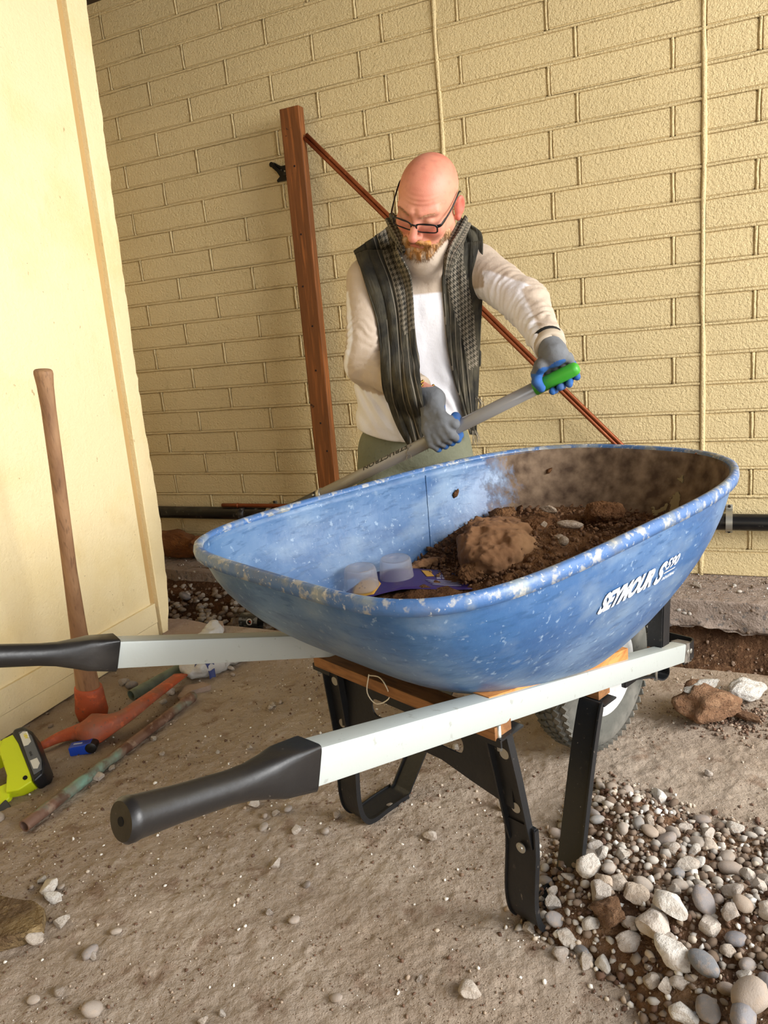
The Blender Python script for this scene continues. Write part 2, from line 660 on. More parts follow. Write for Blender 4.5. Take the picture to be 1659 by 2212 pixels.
# ceiling, and an unseen wall added at the left to hold back light
ceil_mat = M('dark brown ceiling boards', '#3a2c20', .8, bump=((30, .002),))
cb = MB()
cb.box((0, 0, 0), (5.0, 5.6, .12))
ce = cb.build('ceiling', ceil_mat)
ce.location = wp(-1.0, WD - 2.78, 2.545)
ce.rotation_euler = (0, 0, RZW)
tag(ce, 'dark ceiling edge above the top of the block wall', kind='structure')
lw = MB(); lw.box((0, 0, 0), (.12, 5.2, 3.1))
lwo = lw.build('wall_left_blocker', paint_dusty)
lwo.location = wp(-2.86, WD - 2.6, 1.05)
lwo.rotation_euler = (0, 0, RZW)
tag(lwo, 'added unseen wall behind the yellow door, blocking light from the left', kind='structure')
fw = MB(); fw.box((0, 0, 0), (3.9, .12, 3.1))  # out-of-view wall, added to cut the light from behind the camera
fwo = fw.build('wall_front_blocker', paint_dusty)
fwo.location = wp(-.95, WD - 5.25, 1.05)
fwo.rotation_euler = (0, 0, RZW)
tag(fwo, 'added unseen wall behind the camera, leaving light only from the right', kind='structure')

# ---------------------------------------------------------------- yellow painted wooden door on the left
DC = Vector((-.846, 2.525, 0)); DB = Vector((.391, .920, 0)).normalized(); DN = Vector((DB.y, -DB.x, 0))


def dp(u, z, n): return DC + DB * u + DN * n + Vector((0, 0, z))


door_paint = M('cream yellow paint on wood', '#efdcae', .5, bump=((14, .004, (1, 1, .18)), (90, .0025, (1, 1, 1.2)), (300, .0008)),
               layers=((4, .5, .72, '#e3c988', .5), (60, .70, .73, '#a58a5c', .7, (1, 1, .5)), (11, .62, .76, '#dcc086', .5, (1, 1, .35)), (120, .725, .74, '#6d5638', .8)))
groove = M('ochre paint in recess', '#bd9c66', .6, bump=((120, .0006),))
door = empty('wooden_door', DC, 0, 'large cream yellow painted wooden door panel with worn edges, standing at the left', 'door')


def dpl(u, z, n): return dp(u, z, n) - DC


def door_board(name, quad, n0, n1, mat, nu=2, nz=24, rough=.0):
    """quad = (u_left(z), u_right(z), z0, z1)"""
    fl_, fr_, z0, z1 = quad
    b = MB()
    rings = []
    for z in np.linspace(z0, z1, nz):
        jl = rough * float(vnoise(np.array([z * 30, 1, 3])))
        jr = rough * float(vnoise(np.array([z * 34, 5, 3])))
        a, c = fl_(z) + jl * 0, fr_(z) + jr
        rings.append([dpl(a, z, n0), dpl(c - .002, z, n0), dpl(c, z, n0 + .002), dpl(c, z, n1 - .003), dpl(c - .003, z, n1), dpl(a + .003, z, n1), dpl(a, z, n1 - .003), dpl(a, z, n0 + .001)])
    b.rings(rings)
    return b.build(name, mat, door, angle=40)


rail_top = .138
g0 = lambda z: -.018 + .030 * z
door_board('panel', (lambda z: -1.3, lambda z: g0(z) - .0, rail_top - .02, 2.47), -.03, 0.0, door_paint)
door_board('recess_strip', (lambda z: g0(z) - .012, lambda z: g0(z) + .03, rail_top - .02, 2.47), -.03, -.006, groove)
door_board('stile', (lambda z: g0(z) + .012 + .011 * (z > 0), lambda z: .050 + .052 * z + .02 * math.exp(-((z - .4) / .3) ** 2) - .02 * math.exp(-(z / .08) ** 2), 0.004, 2.47), -.045, .016, door_paint, nz=120, rough=.0035)
door_board('bottom_rail', (lambda z: -1.3, lambda z: g0(z) + .012, .068, rail_top), -.03, .010, door_paint, nz=6)
door_board('bottom_rail', (lambda z: -1.3, lambda z: g0(z) + .010, .004, .0665), -.03, .009, door_paint, nz=6)
# ---------------------------------------------------------------- wheelbarrow (local: x forward, y to its left, z up)
WBL = Vector((.455, 1.605, 0)); WBR = math.radians(42)
wb = empty('wheelbarrow', WBL, WBR, 'blue poly tray wheelbarrow with pale grey steel handles, black grips and black legs', 'wheelbarrow')

# blue tray plastic with scuffs outside, caked mud inside
tray_mat = M('scuffed blue tray', '#3a5f8b', .38, coord='obj',
             layers=((4.2, .46, .70, '#7893b0', .7, (1, 1, 1.3)), (9, .52, .72, '#2a4e7c', .8, (1, 1, 2.5)),
                     (38, .54, .64, '#2c5078', .65, (.7, .7, 3.4)), (75, .62, .70, '#9fb4c8', .55), (190, .70, .76, '#d7dfe4', .7), (2.2, .48, .66, '#3c5f83', .6), (34, .62, .76, '#98a7b4', .4, (1, 1, 2), 8), (7, .50, .68, '#8093a4', .5, (1, 1, 2), 8)),
             bump=((60, .0006), (12, .0012)))


def tray_dirt(N, L, cur, b):
    g = N.new('ShaderNodeTexCoord')
    sp = N.new('ShaderNodeSeparateXYZ'); L.new(g.outputs['Object'], sp.inputs[0])
    at = N.new('ShaderNodeAttribute'); at.attribute_name = 'mud'
    n1 = N.new('ShaderNodeTexNoise'); n1.inputs['Scale'].default_value = 8; n1.inputs['Detail'].default_value = 12; n1.inputs['Roughness'].default_value = .68
    mp = N.new('ShaderNodeMapping'); mp.inputs['Scale'].default_value = (1, 1, .6); mp.inputs['Rotation'].default_value = (.4, .9, .3)
    L.new(g.outputs['Object'], mp.inputs[0]); L.new(mp.outputs[0], n1.inputs['Vector'])
    ad = N.new('ShaderNodeMath'); ad.operation = 'ADD'
    L.new(at.outputs['Fac'], ad.inputs[0]); L.new(n1.outputs['Fac'], ad.inputs[1])
    mr = N.new('ShaderNodeMapRange'); mr.inputs['From Min'].default_value = .97; mr.inputs['From Max'].default_value = 1.09
    L.new(ad.outputs[0], mr.inputs['Value'])
    n2 = N.new('ShaderNodeTexNoise'); n2.inputs['Scale'].default_value = 30; n2.inputs['Detail'].default_value = 6
    L.new(g.outputs['Object'], n2.inputs['Vector'])
    cr = N.new('ShaderNodeValToRGB')
    cr.color_ramp.elements[0].color = (*srgb('#4c3a2b'), 1); cr.color_ramp.elements[1].color = (*srgb('#86705a'), 1)
    cr.color_ramp.elements[0].position = .35; cr.color_ramp.elements[1].position = .7
    L.new(n2.outputs['Fac'], cr.inputs[0])
    mx = N.new('ShaderNodeMix'); mx.data_type = 'RGBA'
    L.new(mr.outputs[0], mx.inputs['Factor']); L.new(cur, mx.inputs['A']); L.new(cr.outputs[0], mx.inputs['B'])
    # rough where muddy
    m2 = N.new('ShaderNodeMapRange'); m2.inputs['To Min'].default_value = .36; m2.inputs['To Max'].default_value = .95
    L.new(mr.outputs[0], m2.inputs['Value']); L.new(m2.outputs[0], b.inputs['Roughness'])
    return mx.outputs['Result']


add_color_layer(tray_mat, tray_dirt)
galv = M('pale grey galvanised paint', '#b3b8b3', .42, metal=.15, coord='obj', layers=((5, .5, .7, '#b2b6b0', .6), (60, .64, .70, '#8f8d84', .5), (160, .72, .75, '#6d6559', .6)), bump=((40, .0004),))
black = M('black painted steel', '#17181a', .42, coord='obj', layers=((8, .5, .7, '#2b2723', .5), (130, .70, .73, '#8a7f72', .6, (1, 1, .4)), (45, .66, .70, '#4d4640', .5)), bump=((90, .0005),))
rubber = M('black rubber grip', '#1f1d1c', .36, coord='obj', layers=((12, .5, .7, '#3a3632', .6), (120, .7, .75, '#6d655c', .4)), bump=((70, .0004),))
wood_o = M('orange fir wood', '#c98a4c', .6, coord='obj', layers=((10, .45, .6, '#a9652c', .7, (1, 6, 6)), (60, .55, .65, '#8a4f22', .5, (.2, 3, 3))), bump=((60, .0006, (.2, 2, 2)),))
wood_d = M('brown weathered wood', '#8f6238', .7, coord='obj', layers=((10, .45, .6, '#6b4424', .7, (6, 1, 6)), (60, .55, .65, '#54361d', .5, (3, .2, 3))), bump=((60, .0006, (2, .2, 2)),))
zinc = M('zinc bolt', '#b9b7ae', .35, metal=.8)
tyre_mat = M('dusty grey tyre', '#57564f', .85, coord='obj', layers=((9, .45, .65, '#8b867c', .6), (50, .6, .7, '#2e2d2b', .5)), bump=((60, .001),))
rim_mat = M('white wheel rim', '#e3e2de', .4, coord='obj', layers=((20, .58, .68, '#a59b8e', .5), (120, .66, .7, '#8d8275', .6)))


def sup(theta, s0, ar, af, hw, nr, nf):
    c, s_ = math.cos(theta), math.sin(theta)
    if c < 0: n, a = nr, ar
    else: n, a = nf, af
    k = (abs(c / a) ** n + abs(s_ / hw) ** n) ** (-1 / n)
    return s0 + c * k, s_ * k


TN = 128
ZR = .667


def zbot(s): return .4465 - .232 * (s + .66)


def tray_pt(theta, v, off=0.0):
    """v 0 bottom edge .. 1 rim"""
    h = 1 - (1 - v) ** 1.75
    xb, yb = sup(theta, -.40, .255, .265, .202, 5.0, 2.3)
    xt, yt = sup(theta, -.31, .535, .53, .335, 5, 2.8)
    xb += off * -math.cos(theta) * 1; yb += off * -math.sin(theta)
    xt += off * -math.cos(theta); yt += off * -math.sin(theta)
    x = xb + (xt - xb) * h; y = yb + (yt - yb) * h
    zb = zbot(xb)
    z = zb + (ZR - zb) * (v ** 1.12) + (off * .8 if v < .12 else 0)
    return Vector((x, y, z))


def tray_rings(off):
    rr = []
    # bottom cap rings then wall rings
    for q in (0.02, .35, .7, .9):
        r = []
        for k in range(TN):
            th = 2 * math.pi * k / TN
            p = tray_pt(th, 0, off)
            x = -.40 + (p.x + .40) * q; y = p.y * q
            r.append(Vector((x, y, zbot(x) + off * .8 - .004 * (1 - q))))
        rr.append(r)
    for v in [0, .03, .07, .12, .18, .26, .35, .45, .56, .67, .78, .88, .95, 1.0]:
        rr.append([tray_pt(2 * math.pi * k / TN, v, off) for k in range(TN)])
    return rr


outer = tray_rings(0.0); inner = tray_rings(.005)
rings = outer + inner[::-1]
tb = MB(); tb.rings(rings, cap=True)
tray = tb.build('tray', tray_mat, wb, smooth=True)
# mud attribute: inner skin, more to the front and low down
me = tray.data
mud = np.zeros(len(me.vertices), dtype=np.float32)
nO = len(outer) * TN
for i, v in enumerate(me.vertices):
    if i >= nO:
        s_, t_, z_ = v.co
        mud[i] = .02 + .95 * max(0, min(1, (s_ + .30) / .55)) + .26 * max(0, min(1, (.56 - z_) / .1))
    else:
        mud[i] = .05
a = me.attributes.new('mud', 'FLOAT', 'POINT'); a.data.foreach_set('value', mud)
# rolled rim
rb = MB(); rr = []
prof = [(-.005, -.003), (-.002, .005), (.005, .0078), (.011, .005), (.013, -.005), (.0115, -.014), (.008, -.014), (.005, -.008), (0, -.006)]
for k in range(TN):
    th = 2 * math.pi * k / TN
    p = tray_pt(th, 1.0)
    p1 = tray_pt(th + .01, 1.0); tg = (p1 - p).normalized(); nrm = Vector((tg.y, -tg.x, 0))
    rr.append([p + nrm * a_ + Vector((0, 0, b_)) for a_, b_ in prof])
rb.rings(rr, closed=True)
rim_m = M('scuffed tray rim', '#45699a', .4, coord='obj', layers=((18, .50, .62, '#8f9793', .7), (50, .54, .62, '#b9b5a8', .65), (9, .52, .66, '#6f6a5c', .5), (140, .62, .68, '#d8d5cc', .6)), bump=((90, .0008),))
rim = rb.build('rolled_rim', rim_m, tray, smooth=True)
rim['label'] = 'worn whitish rolled rim'
# vertical mould crease on the inner side and a mud splash knot
for (pts, r_) in (([tray_pt(1.18, v, .0062) for v in np.linspace(.1, .97, 12)], .0013),):
    b_ = MB(); b_.tube(pts, r_, n=6); o = b_.build('mould_ridge', tray_mat, tray, smooth=True)
    a = o.data.attributes.new('mud', 'FLOAT', 'POINT'); a.data.foreach_set('value', [0.2] * len(o.data.vertices))

# handles
Gp = [Vector((-1.215, .288, .602)), Vector((-1.01, .257, .540)), Vector((.235, .100, .168))]


def mir(v, s): return Vector((v.x, v.y * s, v.z))


for sgn in (-1, 1):
    G, J, E = [mir(q, sgn) for q in Gp]
    d = (E - J).normalized(); up = Vector((0, 0, 1)); up = (up - d * up.dot(d)).normalized(); sd = d.cross(up)
    Mh = Matrix((sd, d, up)).transposed()
    b_ = MB()
    c = (J + E) / 2; ln = (E - J).length
    b_.box(c, (.036, ln, .045), Mh, bev=.004)
    hd = b_.build('handle', galv, wb, angle=40)
    # grip
    gd = (J - G).normalized()
    rings = []
    Lg = (J - G).length + .018
    def sec(w, h, n): return [(math.copysign(abs(math.cos(t)) ** (2 / n), math.cos(t)) * w, math.copysign(abs(math.sin(t)) ** (2 / n), math.sin(t)) * h) for t in np.linspace(0, 2 * math.pi, 29)[:-1]]
    seq = [(0, .006, .006, 2), (0, .0175, .0175, 2), (.004, .0205, .0205, 2), (.010, .0205, .0205, 2), (.014, .0195, .0195, 2), (.06, .0175, .0175, 2), (.12, .0168, .0172, 2), (.145, .0175, .0185, 2.3), (.17, .0195, .0225, 3), (.19, .0215, .0255, 5), (Lg - .002, .0222, .0270, 9), (Lg, .0205, .0255, 9), (Lg, .017, .021, 9)]
    for (x, w, h, n) in seq:
        rings.append([G + gd * x + sd * a_ + up * b2 for a_, b2 in sec(w, h, n)])
    b_ = MB(); b_.rings(rings)
    g_ = b_.build('grip', rubber, hd, angle=45)
    g_['label'] = 'black rubber grip'
    hb = MB(); hb.tube([G - gd * .0006, G + gd * .0004], .0042, n=14); hb.build('grip_hole', M('dark hole', '#050505', .9), hd)
    # front end cap plate with two bolts
    b_ = MB(); b_.box(E + d * -.012, (.039, .05, .048), Mh, bev=.002)
    cp = b_.build('end_cap', M('scuffed black end cap', '#6d665d', .55, coord='obj', layers=((40, .45, .6, '#2a2826', .7), (90, .6, .68, '#b08a6c', .6))), hd)
    for k, (da, db) in enumerate(((-.018, .004), (.004, .004))):
        b_ = MB(); b_.lathe([(0, 0), (.006, 0), (.006, .002), (.003, .003), (0, .003)], axis='y', n=14)
        bo = b_.build('bolt', zinc, hd, smooth=False)
        bo.location = E + d * (da - .008) + up * db + sd * (.0195 if sd.y * sgn > 0 else -.0195)
        if (sd.y * sgn > 0) == (sgn < 0): bo.rotation_euler = (0, 0, math.pi)
# leg assemblies
for sgn in (-1, 1):
    b_ = MB()
    top = [(-.60, .205, .379), (-.590, .212, .30), (-.578, .219, .20), (-.572, .221, .17)]
    P = [mir(Vector(q), sgn) for q in top]
    b_.ribbon(P, .046, .0035)
    for e in (-1, 1):                                        # flanges towards the rear
        b_.ribbon([q + Vector((-.006, e * .0225, 0)) for q in P], .0035, .014)
    b_.box(mir(Vector((-.600, .206, .3795)), sgn), (.056, .05, .0035))
    b_.box(mir(Vector((-.628, .206, .374)), sgn), (.0035, .05, .013))
    leg = b_.build('leg', black, wb, angle=35)
    for z in (.335, .235):
        rv = MB(); rv.lathe([(0, -.004), (.009, -.004), (.0095, -.002), (.0095, 0), (0, 0)], axis='x', n=18)
        r_ = rv.build('rivet', zinc, leg); x_ = -.602 + (.392 - z) / .19 * .022 - .0
        r_.location = mir(Vector((x_ + .0015, .206 + (.39 - z) * .07, z)), sgn)
    # foot strap
    b_ = MB()
    ft = spline([(-.5800, .221, .205), (-.580, .221, .16), (-.584, .220, .115), (-.587, .219, .07), (-.582, .219, .032), (-.567, .219, .008), (-.545, .219, .0025), (-.50, .222, .0025), (-.45, .218, .006)], 36)
    P = [mir(Vector(q), sgn) for q in ft]
    b_.ribbon(P, .060, .004)
    for e in (-1, 1):
        b_.ribbon([q + (Vector((0, e * .029, 0))) for q in P], .003, .011)
    b_.box(P[0] + Vector((0, 0, 0)), (.007, .056, .006))
    ftm = b_.build('foot', black, wb, angle=35)
    rv = MB(); rv.lathe([(0, -.006), (.004, -.006), (.005, -.0045), (.009, -.004), (.009, -.002), (0, -.002)], axis='x', n=16); r_ = rv.build('bolt', zinc, ftm); r_.location = mir(Vector((-.5845, .224, .165)), sgn)
    # brace up to the front spacer
    b_ = MB()
    br = spline([(-.47, .218, .004), (-.448, .214, .010), (-.432, .210, .035), (-.35, .185, .175), (-.285, .166, .262), (-.262, .160, .268)], 30)
    P = [mir(Vector(q), sgn) for q in br]
    b_.ribbon(P, .050, .004)
    b_.ribbon([q + Vector((0, -.0235 * sgn * -1, .0)) for q in P[4:-3]], .0035, .014)
    b_.box(mir(Vector((-.250, .165, .268)), sgn), (.044, .05, .0035))
    b_.build('brace', black, wb, angle=35)
    # bracket below the handle carrying the axle
    b_ = MB()
    axp = [(.10, .115, .188), (.105, .112, .165), (.085, .108, .158), (.05, .100, .176), (0, .092, .19), (-.03, .09, .198)]
    b_.ribbon([mir(Vector(q), sgn) for q in spline(axp, 20)], .036, .0035)
    b_.box(mir(Vector((0, .088, .197)), sgn), (.05, .012, .05), bev=.003)
    b_.build('axle_bracket', black, wb, angle=35)
    bo = MB(); bo.tube([mir(Vector((.065, .118, .21)), sgn), mir(Vector((.065, .118, .163)), sgn)], .0042, n=10); bo.build('bolt', zinc, wb, smooth=True)
    bo = MB(); bo.tube([mir(Vector((-.622, .222, .40)), sgn), mir(Vector((-.622, .222, .358)), sgn)], .0042, n=10); bo.build('bolt', zinc, wb, smooth=True)
    # tray strut at the front
    b_ = MB()
    b_.ribbon([mir(Vector(q), sgn) for q in ((.088, .104, .232), (.092, .104, .30), (.11, .10, .42), (.135, .095, .50))], .034, .004)
    b_.ribbon([mir(Vector(q), sgn) for q in ((.105, .121, .236), (.109, .121, .30), (.125, .117, .40))], .004, .03)
    b_.build('tray_strut', black, wb, angle=35)
    # wedge between handle and tray
    b_ = MB()
    Q = []
    for s_, t_, zt in ((-.64, .206, .4455), (-.30, .163, .366), (-.124, .140, .3235)):
        zh = .168 + (.235 - s_) * .2988 + .0225 + .0008
        Q.append([mir(Vector((s_, t_ - .017, zh)), sgn), mir(Vector((s_, t_ + .017, zh)), sgn), mir(Vector((s_, t_ + .017, max(zt, zh + .002))), sgn), mir(Vector((s_, t_ - .017, max(zt, zh + .002))), sgn)])
    b_.rings(Q)
    b_.build('wedge', wood_o, wb)
# plate joining the two legs, with a slot
def plate():
    bm = bmesh.new()
    outl = [(-.212, .372), (-.214, .232), (-.13, .247), (-.06, .262), (.06, .262), (.13, .247), (.214, .232), (.212, .372)]
    hole1 = [(-.135 + .018 * math.cos(a), .308 + .018 * math.sin(a)) for a in np.linspace(math.pi / 2, 3 * math.pi / 2, 9)] + \
            [(.135 + .018 * math.cos(a), .308 + .018 * math.sin(a)) for a in np.linspace(-math.pi / 2, math.pi / 2, 9)]
    hole1 = [(y * .75, z) for y, z in hole1]
    vs = [bm.verts.new((0, y, z)) for y, z in outl]
    es = [bm.edges.new((vs[i], vs[(i + 1) % len(vs)])) for i in range(len(vs))]
    hs = [bm.verts.new((0, y, z)) for y, z in hole1]
    es += [bm.edges.new((hs[i], hs[(i + 1) % len(hs)])) for i in range(len(hs))]
    bmesh.ops.triangle_fill(bm, edges=es, use_beauty=True)
    r = bmesh.ops.extrude_face_region(bm, geom=list(bm.faces))
    bmesh.ops.translate(bm, vec=(.003, 0, 0), verts=[g for g in r['geom'] if isinstance(g, bmesh.types.BMVert)])
    bmesh.ops.recalc_face_normals(bm, faces=bm.faces)
    me = bpy.data.meshes.new('leg_plate'); bm.to_mesh(me); bm.free()
    return me
pl_ = link_mesh('leg_plate', plate(), black, wb); pl_.location = (-.588, 0, 0)
b_ = MB(); b_.ribbon([(-.588, -.212, .372), (-.588, .212, .372)], .02, .003, side=(1, 0, 0)); b_.build('plate_flange', black, pl_).location = (.588, 0, 0)
for (x, z, w) in ((-.612, .3845, .213), (-.246, .280, .165)):
    b_ = MB(); b_.box((x, 0, z + .004), (.040, 2 * w + .02, .022), bev=.001); b_.build('spacer_block', wood_d, wb)
# thin wire looped around the rear spacer
b_ = MB(); b_.tube(spline([(-.636, .055, .41), (-.640, .06, .375), (-.634, .045, .355), (-.625, .02, .37), (-.636, .012, .40), (-.634, .03, .411), (-.636, .055, .408)], 30), .0011, n=6)
b_.build('wire_loop', M('pale wire', '#d7cfba', .5), wb, smooth=True)
# front cross bar
b_ = MB(); b_.ribbon(spline([(.20, -.118, .172), (.236, -.118, .170), (.262, -.112, .170), (.266, -.08, .170), (.266, .08, .170), (.262, .112, .170), (.236, .118, .170), (.20, .118, .172)], 60), .046, .004, side=(0, 0, 1))
b_.build('front_bar', black, wb, angle=35)
# wheel
wheel = MB()
prof = []
for a in np.linspace(0, 2 * math.pi, 22)[:-1]:
    pr = .140 + .050 * math.copysign(abs(math.cos(a)) ** .75, math.cos(a)); ph = .047 * math.copysign(abs(math.sin(a)) ** .8, math.sin(a))
    prof.append((pr, ph))
wheel.lathe(prof, c=(0, 0, .19), axis='y', n=72, closed=True)
ty = wheel.build('tyre', tyre_mat, wb, smooth=True)
tread = MB()
for k in range(56):
    th = 2 * math.pi * k / 56
    for row in range(5):
        y = (-.036, -.018, 0, .018, .036)[row]
        thh = th + (.5 if row % 2 else 0) * 2 * math.pi / 56
        rr_ = .1895 if abs(y) < .03 else .183
        c = Vector((math.cos(thh) * rr_, y, .19 + math.sin(thh) * rr_))
        Mx = Matrix.Rotation(-thh, 3, 'Y') @ Matrix.Rotation(.5 * (1 if y > 0 else -1) * (abs(y) > .01), 3, 'Z' if False else 'X')
        tread.box(c, (.007, .0135, .0135), Mx)
tread.build('tread', tyre_mat, ty)['kind'] = 'stuff'
rm = MB(); rm.lathe([(0, -.016), (.03, -.016), (.034, -.028), (.07, -.030), (.085, -.024), (.098, -.034), (.106, -.040), (.108, -.034), (.1, -.02), (.1, .02), (.108, .034), (.106, .040), (.098, .034), (.085, .024), (.07, .03), (.034, .028), (.03, .016), (0, .016)], c=(0, 0, .19), axis='y', n=48)
rm.build('wheel_rim', rim_mat, wb, smooth=True)
hb = MB(); hb.lathe([(0, -.09), (.008, -.09), (.008, -.045), (.018, -.045), (.018, .045), (.008, .045), (.008, .09), (0, .09)], c=(0, 0, .19), axis='y', n=20)
hb.build('axle', zinc, wb, angle=40)


# lettering printed on the near side of the tray
def text_mesh(s, size, shear=.25, off=.0, space=1.0):
    cu = bpy.data.curves.new('t', 'FONT'); cu.body = s; cu.size = size; cu.shear = shear; cu.offset = off; cu.space_character = space
    cu.resolution_u = 4
    o = bpy.data.objects.new('t', cu); COL.objects.link(o)
    dg = bpy.context.evaluated_depsgraph_get()
    me = bpy.data.meshes.new_from_object(o.evaluated_get(dg))
    bpy.data.objects.remove(o); bpy.data.curves.remove(cu)
    return me


white_print = M('white print', '#f1f3f4', .5)
# near side surface: find theta, v for given (s, z)
def side_pt(s_, z_, off):
    lo, hi = math.pi, 2 * math.pi
    v = .5
    for _ in range(18):
        zb = zbot(s_); v = max(0.01, min(1, (z_ - zb) / (ZR - zb))) ** (1 / 1.12)
        lo, hi = math.pi, 2 * math.pi
        for _ in range(22):
            m_ = (lo + hi) / 2
            if tray_pt(m_, v).x < s_: lo = m_
            else: hi = m_
        break
    th = (lo + hi) / 2
    for _ in range(6):
        p = tray_pt(th, v); v = max(.01, min(1, v + (z_ - p.z) / .3))
        lo, hi = math.pi, 2 * math.pi
        for _ in range(18):
            m_ = (lo + hi) / 2
            if tray_pt(m_, v).x < s_: lo = m_
            else: hi = m_
        th = (lo + hi) / 2
    p = tray_pt(th, v); a_ = tray_pt(th + .01, v); c_ = tray_pt(th, min(1, v + .02))
    n = (a_ - p).cross(c_ - p).normalized()
    if n.y > 0: n = -n
    return p + n * off


def print_on_tray(me, ox, oz, ang, name):
    ca, sa = math.cos(ang), math.sin(ang)
    bm = bmesh.new(); bm.from_mesh(me)
    bmesh.ops.triangulate(bm, faces=bm.faces)
    bmesh.ops.subdivide_edges(bm, edges=[e for e in bm.edges if e.calc_length() > .014], cuts=2, use_grid_fill=True)
    for v in bm.verts:
        x, y = v.co.x, v.co.y
        v.co = side_pt(ox + x * ca - y * sa, oz + x * sa + y * ca, .0016)
    bm.to_mesh(me); bm.free()
    me.name = name
    return me


def box_mesh(x0, y0, x1, y1):
    me = bpy.data.meshes.new('b'); me.from_pydata([(x0, y0, 0), (x1, y0, 0), (x1 + .002, y1, 0), (x0 + .002, y1, 0)], [], [(0, 1, 2, 3)]); return me


LOX, LOZ, LANG = -.478, .5515, -.005
logo = None
for s, dx, dy, size, off in (("SEYMOUR", 0, 0, .044, .0022), ("S", .166, -.003, .050, .0022), ("590", .194, .016, .026, .0006), ("INDUSTRIAL", .194, -.004, .0085, .0001)):
    me_ = text_mesh(s, size, .3, off, 1.0)
    xm = max(v.co.x for v in me_.vertices)
    for v in me_.vertices: v.co.x = v.co.x / xm * {'SEYMOUR': .156, 'S': .030, '590': .046, 'INDUSTRIAL': .044}[s] + dx; v.co.y += dy
    print_on_tray(me_, LOX, LOZ, LANG, 'lettering')
    o = link_mesh('lettering', me_, white_print, tray)
for (y0, y1) in ((.0085, .0105),):
    me_ = box_mesh(.194, y0, .232, y1); print_on_tray(me_, LOX, LOZ, LANG, 'lettering'); link_mesh('lettering', me_, white_print, tray)
# ---------------------------------------------------------------- things along the wall
abs_black = M('black plastic pipe', '#131314', .32, layers=((9, .52, .68, '#4a453e', .5), (40, .62, .7, '#8a8175', .5)))
steel_band = M('galvanised band', '#a7a59b', .4, metal=.7)
ppz = .222
dr = empty('drain_pipe', wp(-1.2, WD - .05, ppz), RZW, 'long black plastic drain pipe clamped low along the block wall', 'pipe')
b_ = MB(); b_.tube([(x, 0, 0) for x in np.linspace(-1.58, 2.2, 20)], .0300, n=28)
b_.build('pipe_run', abs_black, dr, smooth=True)
for u in (-1.935, -.002):
    b_ = MB()
    arc = [(u + 1.2, .05 - .0, .052), (u + 1.2, .045, .036)] + [(u + 1.2, -.0325 * math.cos(a), .0325 * math.sin(a)) for a in np.linspace(1.2, -1.2, 13)] + [(u + 1.2, .045, -.036), (u + 1.2, .046, -.052)]
    b_.ribbon(arc, .022, .003, side=(1, 0, 0))
    st = b_.build('pipe_clamp', steel_band, dr, angle=50)
    for z in (.047, -.047):
        s_ = MB(); s_.lathe([(0, -.004), (.004, -.0035), (.0055, -.001), (.0055, .001), (0, .001)], axis='y', n=14)
        o = s_.build('screw', M('dark screw', '#3c3a38', .4, metal=.8), st); o.location = (u + 1.2, .040, z)
b_ = MB(); b_.tube([(0, 0, 0), (.002, 0, 0), (.03, 0, 0)], .0335, n=28); o = b_.build('coupling', abs_black, dr, smooth=True); o.location = (-.9, 0, 0)
copper = M('brown copper pipe', '#8a4a2a', .38, metal=.55, layers=((12, .5, .68, '#6a3118', .6), (60, .6, .7, '#b06c45', .5)))
b_ = MB(); b_.tube([(0, 0, 0), (.09, 0, 0), (.45, 0, 0), (.62, .002, 0)], .0095, n=16)
o = b_.build('copper_pipe', copper, None, smooth=True); o.location = wp(-2.20, WD - .055, ppz + .0405); o.rotation_euler = (0, 0, RZW)
tag(o, 'short brown copper pipe resting on top of the black drain pipe', 'pipe')
k_ = MB(); k_.tube([(.083, 0, 0), (.088, 0, 0), (.094, 0, 0)], [.0105, .0115, .0105], n=16); k_.build('joint_ring', copper, o, smooth=True)


def rotated(name, a, b, r, mat, label, cat, n=14, parts=None):
    """straight round bar from a to b as a thing"""
    a = Vector(a); b = Vector(b)
    m_ = MB(); m_.tube([Vector((0, 0, 0)), (b - a) * .5, b - a], r, n=n)
    o = m_.build(name, mat, None, smooth=True); o.location = a
    return tag(o, label, cat)


# diagonal copper line: two tubes side by side leaning on post and wall
cA = wp(-1.530, WD - .075, 1.755); cB = wp(-.157, WD - .055, .268)
lp = empty('copper_line', cB, 0, 'long brown copper line leaning diagonally against the wall behind the man', 'pipe')
for k, off in enumerate((Vector((0, 0, 0)), Vector((.010, -.004, .010)))):
    b_ = MB(); pts = [Vector((0, 0, 0)) + off, (cA - cB) * .33 + off + Vector((0, 0, -.004)), (cA - cB) * .66 + off, (cA - cB) + off]
    b_.tube(spline(pts, 16), .0075, n=12); b_.build('tube', copper, lp, smooth=True)

# reddish timber post
stain = M('red brown stained timber', '#74441f', .55, coord='obj', layers=((7, .42, .62, '#5c3416', .75, (2, 2, .25)), (34, .52, .66, '#a2602f', .6, (2, 2, .12)), (22, .70, .73, '#2a150a', .9)),
          bump=((60, .0008, (2, 2, .15)),))
postA = wp(-1.648, 2.855 - .045, .0); pl = 1.868
po = empty('timber_post', wp(-1.595, WD - .105, .002), RZW, 'reddish brown timber post standing against the block wall left of the man', 'post')
po.rotation_euler = (math.radians(-1.0), math.radians(.25), RZW)
b_ = MB(); b_.box((0.012, 0, pl / 2), (.086, .040, pl), bev=.003); b_.build('beam', stain, po)
for (x, z) in ((.012, 1.655), (.010, 1.40), (.02, 1.04), (.015, .86), (.012, .64), (-.006, 1.2), (.03, .52)):
    k_ = MB(); k_.lathe([(0, -.0012), (.0035, -.0012), (.0042, 0), (0, 0)], axis='y', n=12)
    o = k_.build('nail_hole', M('dark knot', '#1b0e07', .9), po); o.location = (x, -.0202, z)
po.scale = (1, 1, 1)
